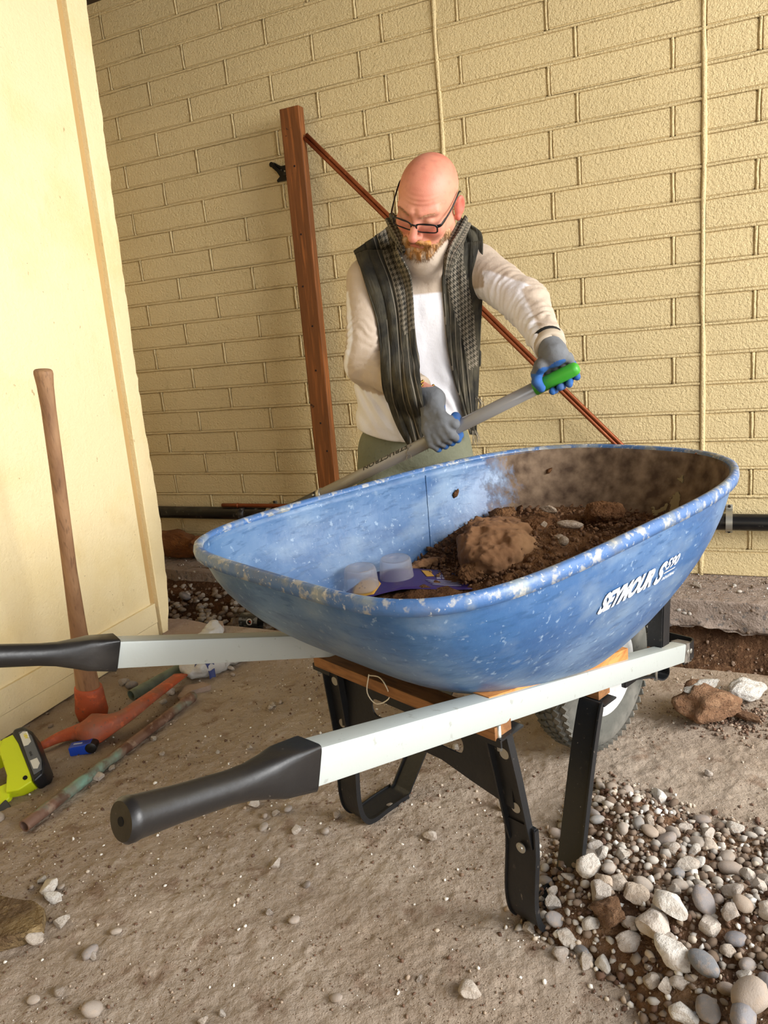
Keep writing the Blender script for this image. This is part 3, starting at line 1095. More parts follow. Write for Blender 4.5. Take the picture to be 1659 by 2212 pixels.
# black gate latch
lat = empty('gate_latch', wp(-1.69, WD - .012, 1.665), RZW, 'small black iron gate latch on the wall beside the top of the timber post', 'latch')
iron = M('black iron', '#0c0c0e', .35)
b_ = MB()
Mx = Matrix(((1, 0, 0), (0, 0, 1), (0, 1, 0)))
b_.prism([(-.012, -.035), (.055, -.035), (.055, .022), (.006, .022), (-.010, .030), (-.028, .042), (-.040, .036), (-.036, .020), (-.022, .010), (-.006, -.016), (-.022, -.028), (-.020, -.036)], .006, Matrix(((1, 0, 0), (0, 0, 1), (0, 1, 0))))
pl1 = b_.build('back_plate', iron, lat)
b_ = MB(); b_.tube([(-.032, -.004, .032), (-.032, -.016, .032)], .010, n=16); b_.build('pivot_pin', iron, lat, angle=40)
b_ = MB(); b_.ribbon([(-.030, -.012, .030), (-.006, -.014, .006), (.020, -.014, -.012), (.045, -.012, -.014)], .014, .005, side=(.5, 0, .8)); b_.build('latch_bar', iron, lat)
for x, z in ((.004, .006), (.02, .0), (.028, -.022)):
    k_ = MB(); k_.tube([(x, -.0034, z), (x, -.0046, z)], .0035, n=12); k_.build('screw', zinc, lat)

# ---------------------------------------------------------------- rocks
def rock_mesh(name, seed, kind='angular', sub=2):
    r = np.random.default_rng(seed)
    bm = bmesh.new()
    bmesh.ops.create_icosphere(bm, subdivisions=sub, radius=1.0)
    P = np.array([v.co[:] for v in bm.verts])
    if kind == 'angular':
        for k in range(9):
            n = r.normal(size=3); n /= np.linalg.norm(n)
            d = r.uniform(.52, .82)
            h = P @ n
            P -= np.maximum(0, h - d)[:, None] * n
        P *= 1 + .08 * fbm(P, 1.7, 3, seed)[:, None]
        P *= np.array([1.15, .9, .75]) * r.uniform(.85, 1.15, 3)
    elif kind == 'lump':
        for k in range(5):
            n = r.normal(size=3); n /= np.linalg.norm(n)
            P -= np.maximum(0, P @ n - r.uniform(.6, .85))[:, None] * n
        P *= 1 + .22 * fbm(P, 1.3, 4, seed)[:, None] + .05 * fbm(P, 6, 2, seed + 5)[:, None]
        P *= np.array([1.2, .9, .75])
    else:
        P *= 1 + .07 * fbm(P, .9, 2, seed)[:, None]
        P *= 1 + .06 * fbm(P, 2.4, 3, seed + 3)[:, None]
        P *= np.array([1.02, .78, .60]) * r.uniform(.85, 1.15, 3)
    for v, p in zip(bm.verts, P): v.co = p
    me = bpy.data.meshes.new(name)
    bm.to_mesh(me); bm.free()
    me.polygons.foreach_set('use_smooth', [True] * len(me.polygons))
    if kind == 'angular':
        try: me.set_sharp_from_angle(angle=math.radians(32))
        except Exception: pass
    return me


st_pale = M('pale limestone', '#cfc8bd', .85, coord='obj', rnd=['#d6d0c6', '#b5a899', '#c9bdb0', '#a79a8d', '#dcd8d0', '#b9a48e'],
            layers=((1.6, .52, .68, '#a08b76', .5), (7, .60, .70, '#7b6450', .5)), bump=((3, .004), (14, .0015)))
st_round = M('grey river stone', '#8f8a83', .7, coord='obj', rnd=['#8d8a86', '#a08f7e', '#79777a', '#a89c8f', '#93857a', '#6f7276'], layers=((2.0, .5, .68, '#a48f7a', .5), (9, .6, .7, '#6b5f55', .4)), bump=((12, .0006),))
st_brown = M('brown earth clod', '#7c5a40', .95, coord='obj', rnd=['#7c5a40', '#8b6748', '#6a4a34'], layers=((2.5, .5, .64, '#a58262', .6), (9, .58, .68, '#4d3524', .6)), bump=((4, .012), (18, .005)))
st_white = M('white caliche lump', '#dcd6cc', .9, coord='obj', layers=((2.5, .5, .66, '#b6a48f', .6), (10, .6, .7, '#8a7560', .4)), bump=((4, .008), (16, .003)))
ANG = []; RND = []; LMP = []
for i in range(9):
    me = rock_mesh('stone', 100 + i, 'angular', 3); me.materials.append(st_pale); ANG.append(me)
for i in range(6):
    me = rock_mesh('stone', 200 + i, 'round', 3); me.materials.append(st_round); RND.append(me)
for i in range(5):
    me = rock_mesh('clod', 300 + i, 'lump', 4); me.materials.append(st_brown); LMP.append(me)
WLP = []
for i in range(4):
    me = rock_mesh('lump', 340 + i, 'lump', 4); me.materials.append(st_white); WLP.append(me)


def put(name, me, loc, size, label, cat='stone', group=None, rot=None, sc=(1, 1, 1)):
    o = bpy.data.objects.new(name, me); COL.objects.link(o)
    o.location = loc
    o.rotation_euler = rot if rot is not None else (random.uniform(-.5, .5), random.uniform(-.5, .5), random.uniform(0, 6.28))
    o.scale = (size * sc[0], size * sc[1], size * sc[2])
    return tag(o, label, cat, group)


# crumbs: many tiny stones in one mesh
def crumbs(name, pts, sizes, mat, label, cat='gravel', parent=None, sub=1):
    bm = bmesh.new(); bmesh.ops.create_icosphere(bm, subdivisions=sub, radius=1.0)
    bv = np.array([v.co[:] for v in bm.verts]); bf = np.array([[v.index for v in f.verts] for f in bm.faces]); bm.free()
    n = len(pts); nv = len(bv)
    r = np.random.default_rng(len(pts))
    ang = r.uniform(0, 6.28, n); c, s = np.cos(ang), np.sin(ang)
    B = bv[None] * r.uniform(.6, 1.25, (n, nv, 1)) * r.uniform(.55, 1.25, (n, 1, 3)) * sizes[:, None, None]
    X = B[..., 0] * c[:, None] - B[..., 1] * s[:, None]; Y = B[..., 0] * s[:, None] + B[..., 1] * c[:, None]
    V = np.stack([X, Y, B[..., 2]], -1) + pts[:, None, :]
    F = (bf[None] + (np.arange(n) * nv)[:, None, None]).reshape(-1, 3)
    rc = np.repeat(r.random(n), nv)
    pal = np.array([srgb(h) for h in ('#ded9d0', '#a3907c', '#6b5140', '#c2b3a0', '#806a58', '#5a4233')])
    colr = pal[(rc * 5.99).astype(int)]
    if mat is crumb_dark: colr = pal[[1, 4, 2, 4, 4, 2]][(rc * 5.99).astype(int)]
    o = mesh_from(name, V.reshape(-1, 3), F, mat, parent, smooth=False, col=colr)
    o['kind'] = 'stuff'
    if label: tag(o, label, cat)
    return o


crumb_mat = M('gravel crumbs', '#ffffff', .9, vcol=True)
crumb_dark = M('earth crumbs', '#ffffff', .95, vcol=True)


def in_floor(x, y):
    d = WN[0] * x + WN[1] * y; u = WT[0] * x + WT[1] * y
    return d < edge_n(u) - .02


n = 15000
x = rng.uniform(-1.15, 1.25, n); y = rng.uniform(.75, 2.5, n)
dens = .25 + 1.2 * np.clip(fbm(to3(x, y), 3.2, 3, 41) + .25, 0, 1)
dens *= 1 + .8 * np.exp(-(((x + .35) / .35) ** 2 + ((y - 1.75) / .3) ** 2))
keep = (rng.random(n) < dens) & in_floor(x, y)
x, y = x[keep], y[keep]
sz = .0011 + .0035 * rng.random(len(x)) ** 5
crumbs('gravel_crumbs', np.stack([x, y, floor_h(x, y) + sz * .3], -1), sz, crumb_mat, None, parent=fl)
n = 26000
x = rng.uniform(-1.15, 1.25, n); y = rng.uniform(.75, 2.5, n)
keep = (fbm(to3(x, y), 5.0, 3, 51) > .28) & in_floor(x, y)
x, y = x[keep], y[keep]
sz = .0008 + .0022 * rng.random(len(x)) ** 4
crumbs('earth_crumbs', np.stack([x, y, floor_h(x, y) + sz * .3], -1), sz, crumb_dark, None, parent=fl)

# stones picked out one by one: (x, y, size, kind, label)
def G(x, y): return float(floor_h(np.array([x]), np.array([y]))[0])
singles = [
    (550, 1732, .021, 'A', 'white angular stone on the floor below the near handle, largest of its cluster'),
    (585, 1708, .015, 'A', 'grey pointed stone behind the white one below the near handle'),
    (572, 1764, .010, 'R', 'small pinkish pebble in front of the white angular stone'),
    (597, 1757, .010, 'A', 'small white chip between two pebbles below the near handle'),
    (623, 1750, .011, 'R', 'small round grey pebble right of the white chip below the near handle'),
    (657, 1695, .017, 'R', 'flat brown pebble left of the far wheelbarrow foot'),
    (570, 1790, .012, 'R', 'pinkish pebble closest in front of the stone cluster'),
    (640, 1795, .012, 'A', 'white upright chip in front of the far foot'),
    (702, 1795, .012, 'R', 'oval tan pebble in front of the far foot'),
    (727, 1757, .013, 'A', 'pale crumbly stone touching the far foot'),
    (843, 1740, .010, 'A', 'small white stone right of the far foot'),
    (932, 1805, .016, 'A', 'white angular stone alone between the two feet'),
    (597, 1868, .012, 'A', 'flat white chip alone on the floor left of centre'),
    (663, 1913, .009, 'R', 'small grey pebble below the flat white chip'),
    (582, 1973, .008, 'A', 'tiny two-toned chip near the bottom middle'),
    (637, 1993, .011, 'R', 'small blue grey pebble near the bottom middle'),
    (107, 1920, .021, 'A', 'big pale stone in the pile of five at the lower left'),
    (118, 1942, .016, 'A', 'long pale stone leaning at the front of the pile of five'),
    (133, 1920, .010, 'R', 'round pale stone right in the pile of five'),
    (93, 1904, .010, 'A', 'small white stone behind the pile of five'),
    (69, 1920, .007, 'R', 'tiny grey pebble left of the pile of five'),
    (135, 1995, .015, 'A', 'pale stone right of the brown slab piece'),
    (81, 2028, .018, 'A', 'long white stone in front of the brown slab piece'),
    (196, 2060, .015, 'R', 'round grey stone resting by a white chip at lower left'),
    (203, 2068, .009, 'A', 'white chip under the round grey stone'),
    (252, 2015, .010, 'R', 'half sunk brown pebble right of the brown slab piece'),
    (130, 2143, .012, 'A', 'pointed white stone near the bottom left'),
    (73, 2160, .011, 'R', 'pale pebble at the bottom left'),
    (201, 2184, .018, 'R', 'flat oval grey stone at the bottom edge left'),
    (478, 2188, .007, 'A', 'tiny white chip at the bottom edge'),
    (438, 2205, .009, 'A', 'small white chip cut by the bottom edge'),
    (727, 2160, .010, 'R', 'small grey pebble near the bottom centre'),
    (1015, 2145, .020, 'A', 'pinkish angular stone near the bottom right of centre'),
    (905, 2117, .007, 'A', 'tiny white chip left of the pinkish angular stone'),
    (213, 1680, .016, 'A', 'pale knobbly stone lying against the old pipe'),
    (243, 1660, .010, 'A', 'small white stone above the old pipe'),
    (332, 1593, .012, 'A', 'white stone beside the far half of the old pipe'),
    (350, 1630, .008, 'A', 'tiny white stone right of the old pipe'),
    (285, 1478, .022, 'R', 'round pale stone behind the pick head, nearest the door'),
    (268, 1472, .018, 'A', 'angular pale stone at the foot of the door behind the pick'),
    (352, 1515, .014, 'A', 'small stone in front of the raised pick tip'),
    (370, 1492, .018, 'A', 'pale broken stone beside the raised pick tip'),
    (328, 1462, .015, 'R', 'tan pebble behind the pick head near the bag'),
    (500, 1443, .013, 'A', 'white stone right of the plastic bag'),
    (503, 1457, .010, 'R', 'grey pebble right of the plastic bag'),
    (590, 1522, .012, 'A', 'white chip in the middle of the floor behind the handle'),
    (585, 1527, .010, 'A', 'smaller white chip beside it in the middle of the floor'),
    (605, 1515, .008, 'R', 'tiny pebble behind the two white chips'),
    (540, 1615, .010, 'A', 'white chip at the edge of the near grip'),
    (470, 1625, .006, 'A', 'tiny white chip left of the near grip'),
    (0, 1765, .016, 'R', 'flat pale stone cut by the left edge of the frame'),
    (110, 1568, .010, 'R', 'pale pebble in the gap below the door'),
    (1088, 1742, .015, 'A', 'white block-like stone left of the near leg'),
    (1100, 1774, .012, 'A', 'white stone touching the near leg'),
    (985, 1612, .012, 'A', 'small white stone seen through the leg plate'),
    (1530, 1672, .010, 'A', 'small pinkish stone on the floor behind the heap'),
    (1325, 1705, .017, 'A', 'white crumbly stone at the top end of the heap'),
    (1328, 1722, .014, 'A', 'pale stone just below the crumbly one at the top of the heap'),
]
CAMP = Vector((0, 0, .9958))


def ground(px_, py_, z=0.0):
    """point on the floor seen at this place of the photograph"""
    d = CAM_F * 1615.48 + CAM_R * (px_ - 829.5) - CAM_U * (py_ - 1106)
    k = (z - .9958) / d.z
    return CAMP + d * k


random.seed(3)
for i, (px_, py_, s_, kd, lab) in enumerate(singles):
    g = ground(px_, py_ + s_ * 300)
    me = (ANG if kd == 'A' else RND)[i % (9 if kd == 'A' else 6)]
    put('stone', me, (g.x, g.y, G(g.x, g.y) + s_ * .5), s_ * .92, lab)

# clods and lumps right of the wheel
g = ground(1530, 1558); clod_g = g
put('earth_clod', LMP[0], (g.x, g.y, .045), .075, 'big brown earth clod with a white crust, right of the wheel', 'clod', rot=(.1, .2, .6), sc=(1, .9, .85))
g = ground(1500, 1505)
put('caliche_lump', WLP[0], (clod_g.x - .008, clod_g.y + .022, .082), .030, 'white crumbly crust lying on top of the big brown clod', 'stone', rot=(.2, 0, .4), sc=(1.5, .8, .5))
g = ground(1613, 1512)
put('caliche_lump', WLP[1], (g.x, g.y, .03), .046, 'white porous lump right of the big brown clod', 'stone', rot=(0, .2, .5), sc=(1.1, .8, .8))
g = ground(1608, 1555)
put('earth_clod', LMP[2], (g.x, g.y, .012), .03, 'low crumbled brown clod at the foot of the white porous lump', 'clod', sc=(1.3, 1, .5))
x = .93 * 0 + rng.normal(g.x - .02, .06, 500); y = rng.normal(g.y - .0, .04, 500)
crumbs('clod_crumbs', np.stack([x, y, floor_h(x, y) + .002], -1), .0018 + .004 * rng.random(500) ** 2, crumb_dark, None, parent=fl)

# clod on the ledge, back left
g = wp(-2.47, 2.76, .085)
put('earth_clod', LMP[1], (g.x, g.y, g.z), .115, 'rusty brown sandy clod on the slab strip at the back left', 'clod', rot=(.1, .1, -.3), sc=(1.25, .6, .78))
g = wp(-2.29, 2.76, .07)
put('earth_clod', LMP[3], (g.x, g.y, g.z), .095, 'second rusty brown clod, half hidden behind the tray corner', 'clod', rot=(.1, .5, .9), sc=(1.2, .6, .75))
clod_rust = M('rusty sandy clod', '#74461f', .95, coord='obj', layers=((2.5, .5, .64, '#94602f', .6), (9, .58, .68, '#3d2412', .6)), bump=((4, .012), (18, .006)))
for k in (1, 3): LMP[k].materials[0] = clod_rust

# stones in the trench and under the ledge
random.seed(12)
def rock_field(name, items, parent, mat):
    """items: (mesh, location, size); joined into one mesh"""
    Vs, Fs, Cs, nb = [], [], [], 0
    pal = np.array([srgb(h) for h in ('#a79f95', '#8d7f70', '#6e5c4c', '#b5aca0', '#7c6a5a')])
    for me, loc, s_ in items:
        v = np.array([q.co[:] for q in me.vertices]) * s_
        an = random.uniform(0, 6.28); R = np.array(Matrix.Rotation(an, 3, 'Z') @ Matrix.Rotation(random.uniform(-.5, .5), 3, 'X'))
        v = v @ R.T + np.array(loc)
        f = np.array([p.vertices[:] for p in me.polygons])
        Vs.append(v); Fs.append(f + nb); nb += len(v); Cs.append(np.tile(pal[random.randrange(5)], (len(v), 1)))
    o = mesh_from(name, np.vstack(Vs), np.vstack(Fs), mat, parent, smooth=True, col=np.vstack(Cs)); o['kind'] = 'stuff'
    return o


rubble_m = M('rubble stone', '#fff', .9, vcol=True, layers=((40, .5, .65, '#6b5543', .5),), bump=((80, .001),))
low = [rock_mesh('low', 400 + k, 'angular', 1) for k in range(5)] + [rock_mesh('low', 410 + k, 'round', 2) for k in range(3)]
items = []
for k in range(460):
    u = random.uniform(-2.9, -1.70); d_ = random.uniform(2.34, 2.64)
    z = -.165 + (d_ - 2.34) / .32 * .085 + random.uniform(0, .02); s_ = random.uniform(.008, .021)
    items.append((random.choice(low), wp(u, d_, z + s_ * .4), s_))
for k in range(130):
    u = random.uniform(-.3, .6); d_ = random.uniform(2.12, 2.52)
    z = float(zf_trench(np.array([u]), np.array([np.interp(d_, [NE, 2.33, FE], [.2, .5, .8])]))[2][0]); s_ = random.uniform(.006, .017)
    items.append((random.choice(low), wp(u, d_, z + s_ * .5), s_))
rock_field('rubble', items, tr, rubble_m)
ords = ['flat grey', 'round grey', 'pale', 'reddish', 'dark', 'long tan']
for k, (u, d_, s_) in enumerate(((-2.50, 2.50, .026), (-2.38, 2.44, .024), (-2.25, 2.52, .026), (-2.12, 2.46, .022), (-2.58, 2.42, .020), (-2.30, 2.38, .018))):
    z = -.165 + (d_ - 2.34) / .32 * .085 + .02
    put('stone', (ANG + RND)[(k * 5) % 15], wp(u, d_, z + s_ * .3), s_, ords[k] + ' stone standing out of the gravel bank in the trench behind the far handle')
for k, (u, d_, s_) in enumerate(((.02, 2.30, .026), (.12, 2.24, .022), (-.06, 2.22, .020), (.20, 2.34, .018))):
    z = float(zf_trench(np.array([u]), np.array([np.interp(d_, [NE, 2.33, FE], [.2, .5, .8])]))[2][0])
    put('stone', ANG[k + 2], wp(u, d_, z + s_ * .4), s_, ('large', 'medium', 'pointed', 'small rounded')[k] + ' brown stained stone on the trench bottom right of the wheelbarrow')
g = wp(-.10, 2.74, .01); put('stone', ANG[3], g, .012, 'tan chip lying on the slab strip right of the tray', 'stone', sc=(2, 1, .6))
rock_field('chips', [(random.choice(low), wp(random.uniform(-.05, .35), random.uniform(2.7, 2.85), .008), random.uniform(.005, .010)) for k in range(22)], ledge, crumb_mat)
n = 2600
u = rng.uniform(-3, .9, n); d_ = rng.uniform(FE + .03, WD, n); s_ = .001 + .003 * rng.random(n) ** 3
crumbs('ledge_grit', np.stack([WT[0] * u + WN[0] * d_, WT[1] * u + WN[1] * d_, .006 + 0 * u], -1), s_, crumb_mat, None, parent=ledge)
n = 5000
u = rng.uniform(-3, .9, n); t_ = rng.uniform(.2, .85, n); s_ = .002 + .007 * rng.random(n) ** 3
X, Y, Z = zf_trench(u, t_)
crumbs('trench_rubble', np.stack([X, Y, Z + s_ * .3], -1), s_, crumb_dark, None, parent=tr)

items = []
for k in range(170):
    u = random.uniform(-2.9, .8); t_ = random.uniform(.12, .40)
    X_, Y_, Z_ = zf_ledge(np.array([u]), np.array([t_])); s_ = random.uniform(.004, .013)
    items.append((random.choice(low), (float(X_[0]) + WN[0] * s_ * .45, float(Y_[0]) + WN[1] * s_ * .45, float(Z_[0])), s_))
o = rock_field('ledge_pebble', items, ledge, rubble_m)

# ---------------------------------------------------------------- gravel heap beside the near leg
hp = [(.207, 1.098), (.25, 1.20), (.33, 1.345), (.42, 1.43), (.50, 1.36), (.56, 1.28), (.66, 1.22), (.80, 1.15), (.9, .9), (.85, .6), (.42, .55), (.33, .80), (.297, .93), (.235, .995), (.159, 1.062)]
HP = np.array(hp)


def heap_sd(x, y):
    """distance inside the outline (positive inside)"""
    x = np.asarray(x, float); y = np.asarray(y, float)
    ins = np.zeros(x.shape, bool); dm = np.full(x.shape, 9.0)
    for i in range(len(HP)):
        a = HP[i]; b = HP[(i + 1) % len(HP)]
        ab = b - a
        t = np.clip(((x - a[0]) * ab[0] + (y - a[1]) * ab[1]) / (ab @ ab), 0, 1)
        dm = np.minimum(dm, np.hypot(x - a[0] - t * ab[0], y - a[1] - t * ab[1]))
        c = (a[1] > y) != (b[1] > y)
        with np.errstate(divide='ignore', invalid='ignore'):
            xi = (b[0] - a[0]) * (y - a[1]) / (b[1] - a[1] + 1e-12) + a[0]
        ins ^= c & (x < xi)
    return np.where(ins, dm, -dm)


def heap_h(x, y):
    d = heap_sd(x, y) + .02 * fbm(to3(x, y), 9, 3, 61)
    h = .060 * (1 - np.exp(-np.clip(d, 0, 1) / .10)) * (1 + .35 * fbm(to3(x, y), 7, 2, 62))
    return np.where(d > 0, h, -.01 + d * .3) + .003 * fbm(to3(x, y), 60, 3, 63)


xs = np.linspace(.08, 1.0, 200); ys = np.linspace(.5, 1.5, 210)
X, Y = np.meshgrid(xs, ys, indexing='ij'); Z = heap_h(X, Y)
i = np.arange(len(xs) - 1)[:, None] * len(ys) + np.arange(len(ys) - 1)[None]
F = np.stack([i, i + len(ys), i + len(ys) + 1, i + 1], -1).reshape(-1, 4)
keepf = Z.reshape(-1)[F].max(-1) > -.004
hm = mesh_from('gravel_heap', np.stack([X, Y, Z], -1).reshape(-1, 3), F[keepf], M('heap soil', '#6d523d', .97, layers=((9, .45, .65, '#8d735a', .7), (60, .55, .66, '#4b3525', .7), (160, .6, .7, '#a99680', .6)), bump=((60, .006), (240, .003)), spec=.15), smooth=True)
tag(hm, 'low mound of brown soil and fine gravel beside the near wheelbarrow leg', 'gravel heap', kind='stuff')
n = 9000
x = rng.uniform(.08, 1.0, n); y = rng.uniform(.5, 1.52, n); dd = heap_sd(x, y)
kp = (dd > -.05 + .05 * rng.random(n)) ; x, y = x[kp], y[kp]
s_ = .0018 + .0065 * rng.random(len(x)) ** 3
z = np.maximum(heap_h(x, y), floor_h(x, y)) + s_ * .4
crumbs('fine_gravel', np.stack([x, y, z], -1), s_, crumb_mat, None, parent=hm)
# big stones on it
placed = []
named = [(1405, 1795, .022, 'R', 'smooth tan oval pebble on top of the gravel heap'), (1290, 1770, .019, 'R', 'round tan pebble at the heap end nearest the brace'),
         (1345, 1790, .020, 'R', 'flat grey stone high on the heap'), (1530, 1800, .017, 'A', 'white wedge-shaped stone alone on the far side of the heap'),
         (1316, 1970, .031, 'L', 'large orange brown rough stone in the middle of the heap'), (1412, 1995, .034, 'A', 'largest white rough stone in the middle of the heap'),
         (1455, 1960, .034, 'A', 'big pale pitted stone behind the largest white one'), (1360, 2035, .026, 'A', 'long grey wedge stone at the front of the heap'),
         (1455, 2055, .033, 'A', 'tall pale pitted stone at the front of the heap'), (1520, 2080, .033, 'R', 'big smooth pinkish pebble at the front of the heap'),
         (1620, 2150, .038, 'R', 'largest rounded stone near the bottom right corner'), (1605, 2195, .032, 'R', 'cream rounded stone at the bottom right edge'),
         (1530, 2180, .027, 'R', 'flat brown stone near the bottom right corner'), (1225, 2022, .023, 'A', 'grey block stone at the left foot of the heap'),
         (1212, 2060, .018, 'A', 'tan three-sided stone lying left of the heap'), (1283, 1995, .022, 'A', 'grey cube-like stone left of the orange brown stone'),
         (1605, 1952, .022, 'R', 'pink egg-shaped pebble at the right of the heap'), (1580, 1970, .020, 'A', 'blue grey faceted stone at the right of the heap'),
         (1640, 1915, .024, 'A', 'bluish white stone at the right edge of the heap'), (1275, 1870, .030, 'A', 'cream knobbly stone beside the brace foot'),
         (1315, 1875, .020, 'R', 'dark grey curved stone right of the cream knobbly one'), (1285, 1825, .018, 'A', 'white stone behind the cream knobbly one'),
         (1370, 1930, .026, 'A', 'pale layered stone above the orange brown one'), (1335, 1905, .022, 'A', 'tall tan stone right of the pinkish slab'),
         (1300, 1900, .022, 'A', 'flat pinkish brown slab stone below the cream knobbly one'), (1195, 1925, .013, 'A', 'small white stone between foot and brace'),
         (1230, 1895, .015, 'A', 'pale stone in front of the brace foot'), (1510, 1860, .018, 'A', 'pale brown stone on the far slope of the heap'),
         (1350, 2090, .013, 'A', 'thin white stone at the left front of the heap'), (1300, 2080, .018, 'A', 'pale triangular chip at the left front of the heap')]
for k, (px_, py_, s_, kd, lab) in enumerate(named):
    g = ground(px_, py_, .05)
    h = float(max(heap_h(np.array([g.x]), np.array([g.y]))[0], 0))
    g = ground(px_, py_, h + s_ * .5)
    me = {'A': ANG, 'R': RND, 'L': LMP}[kd][k % {'A': 9, 'R': 6, 'L': 5}[kd]] if kd != 'L' else LMP[4]
    put('stone', me, g, s_ * (.80 if kd != 'R' else .70), lab, rot=(random.uniform(-.3, .3), random.uniform(-.3, .3), random.uniform(0, 6.28)))
    placed.append((g.x, g.y, s_ * .85))
extra = []
NSING = 190
cx_ = rng.uniform(.15, .95, 60000); cy_ = rng.uniform(.58, 1.45, 60000)
sd_a = heap_sd(cx_, cy_); hh_a = np.maximum(heap_h(cx_, cy_), 0)
PL = np.zeros((1200, 3)); PL[:len(placed)] = placed; cnt = len(placed)
for x_, y_, d_, h_ in zip(cx_, cy_, sd_a, hh_a):
    if cnt >= 1000: break
    if x_ > .95 * y_ * .55 + .33 or d_ < -.015: continue
    far = max(0, (y_ - 1.15) / .3)
    s_ = random.choice([.022, .018, .015, .012, .010, .009, .008, .007, .006]) * (1 - .35 * min(1, far)) * random.uniform(.85, 1.15)
    if far > .3 and random.random() < .45: continue
    q = PL[:cnt]
    if (((x_ - q[:, 0]) ** 2 + (y_ - q[:, 1]) ** 2) < ((s_ + q[:, 2]) * .66) ** 2).any(): continue
    PL[cnt] = (x_, y_, s_); cnt += 1
    extra.append((s_, x_, y_, float(h_), random.random() < .66))
extra.sort(key=lambda e: -e[0] / (.6 + e[2]))
bound = []
def area_of(x_, y_):
    g = (Vector((x_, y_, .04)) - CAMP); zz = g.dot(CAM_F); px_ = 829.5 + 1615.48 * g.dot(CAM_R) / zz; py_ = 1106 - 1615.48 * g.dot(CAM_U) / zz
    v = 'top end' if py_ < 1800 else 'upper slope' if py_ < 1900 else 'middle' if py_ < 1990 else 'front slope' if py_ < 2090 else 'bottom corner'
    h_ = 'beside the brace' if px_ < 1290 else 'left of its centre' if px_ < 1400 else 'right of its centre' if px_ < 1530 else 'near the right edge'
    return v + ' of the gravel heap, ' + h_
for k, (s_, x_, y_, h, ang_) in enumerate(extra[:NSING]):
    size_w = 'large' if s_ > .019 else 'medium' if s_ > .0125 else 'small'
    me = random.choice(ANG if ang_ else RND)
    kind_w = 'pale angular' if ang_ else 'rounded grey'
    ar = area_of(x_, y_)
    put('stone', me, (x_, y_, h + s_ * (.42 if ang_ else .35)), s_, size_w + ' ' + kind_w + ' stone, ' + ar, 'stone', size_w + ' ' + kind_w + ' stones, ' + ar)
rock_field('gravel', [(random.choice(low), (x_, y_, h + s_ * .4), s_) for s_, x_, y_, h, ang_ in extra[NSING:]], hm, M('pale gravel', '#fff', .9, vcol=True, layers=((60, .55, .7, '#8d7862', .4),)))

# ---------------------------------------------------------------- pickaxe
pk = empty('pickaxe', ground(205, 1555), 0, 'pickaxe with worn wooden handle and scuffed orange head leaning on the yellow door', 'pickaxe')
pko = ground(205, 1555)
handle_w = M('worn grey brown wood', '#a07a58', .7, coord='obj', layers=((9, .42, .62, '#7d5a40', .7, (3, 3, .35)), (50, .55, .66, '#5e4330', .5, (3, 3, .15)), (5, .5, .66, '#b5916b', .5, (2, 2, .5))), bump=((70, .0010, (3, 3, .12)),))
hb_ = ground(198, 1525); top_ = Vector((-.772, 1.81, .983))
hbL = Vector((-.885, 1.965, .045)) - pko; tpL = top_ - pko
ax = (tpL - hbL).normalized(); sd = ax.cross(Vector((0, 1, 0))).normalized(); fw = ax.cross(sd)
b_ = MB(); rings = []
Lh = (tpL - hbL).length
for t_, w, h in ((0, .036, .026), (.02, .036, .026), (.05, .034, .025), (.12, .030, .022), (.25, .023, .017), (.45, .0185, .0145), (.75, .0175, .0145), (.9, .0175, .0150), (.96, .0195, .0165), (.99, .0225, .0185), (.997, .0215, .0175), (1.0, .019, .015)):
    c = hbL + ax * Lh * t_ + sd * .004 * math.sin(t_ * 5)
    rings.append([c + sd * w * math.cos(a) + fw * h * math.sin(a) for a in np.linspace(0, 2 * math.pi, 25)[:-1]])
b_.rings(rings); b_.build('handle', handle_w, pk, angle=50)
orange = M('scuffed orange paint', '#a94e2d', .6, coord='obj', layers=((14, .47, .62, '#7f4632', .75), (40, .56, .66, '#d9693c', .6), (90, .6, .68, '#5a4a40', .7), (6, .52, .66, '#8a6a58', .5)), bump=((70, .0012), (20, .0015)))
tL = ground(88, 1612, .015) - pko; tR = ground(390, 1458, .03) - pko
cH = ground(205, 1575, .035) - pko
path = [tL, ground(130, 1592, .022) - pko, ground(165, 1582, .03) - pko, cH, ground(262, 1552, .045) - pko, ground(320, 1510, .05) - pko, tR]
pp = spline(path, 40)
b_ = MB(); rings = []
for i_, q in enumerate(pp):
    t_ = i_ / 39
    q = Vector(q); tg = Vector(pp[min(i_ + 1, 39)]) - Vector(pp[max(i_ - 1, 0)]); tg.normalize()
    s2 = tg.cross(Vector((0, 0, 1))).normalized(); u2 = s2.cross(tg)
    c = math.exp(-((t_ - .5) / .10) ** 2)
    if t_ < .5: w, h = .008 + .016 * (t_ / .5), .010 + .012 * (t_ / .5)
    else: w, h = .012 + .010 * (1 - (t_ - .5) / .5) , .016 + .004 * (1 - (t_ - .5) / .5)
    if t_ > .75: w += (t_ - .75) * .05; h -= (t_ - .75) * .045
    w += .022 * c; h += .016 * c
    rings.append([q + s2 * math.copysign(abs(math.cos(a)) ** .7, math.cos(a)) * w + u2 * math.copysign(abs(math.sin(a)) ** .7, math.sin(a)) * h for a in np.linspace(0, 2 * math.pi, 21)[:-1]])
b_.rings(rings); hd_ = b_.build('head', orange, pk, smooth=True)
b_ = MB(); rings = []
for t_, w, h in ((-.05, .040, .034), (-.02, .046, .038), (.015, .042, .034), (.045, .040, .031), (.058, .0385, .029), (.060, .036, .0265)):
    c = hbL + ax * t_
    rings.append([c + sd * w * math.cos(a) + fw * h * math.sin(a) for a in np.linspace(0, 2 * math.pi, 25)[:-1]])
b_.rings(rings); b_.build('eye_socket', orange, pk, smooth=True)
hd_['label'] = 'scuffed orange steel head'

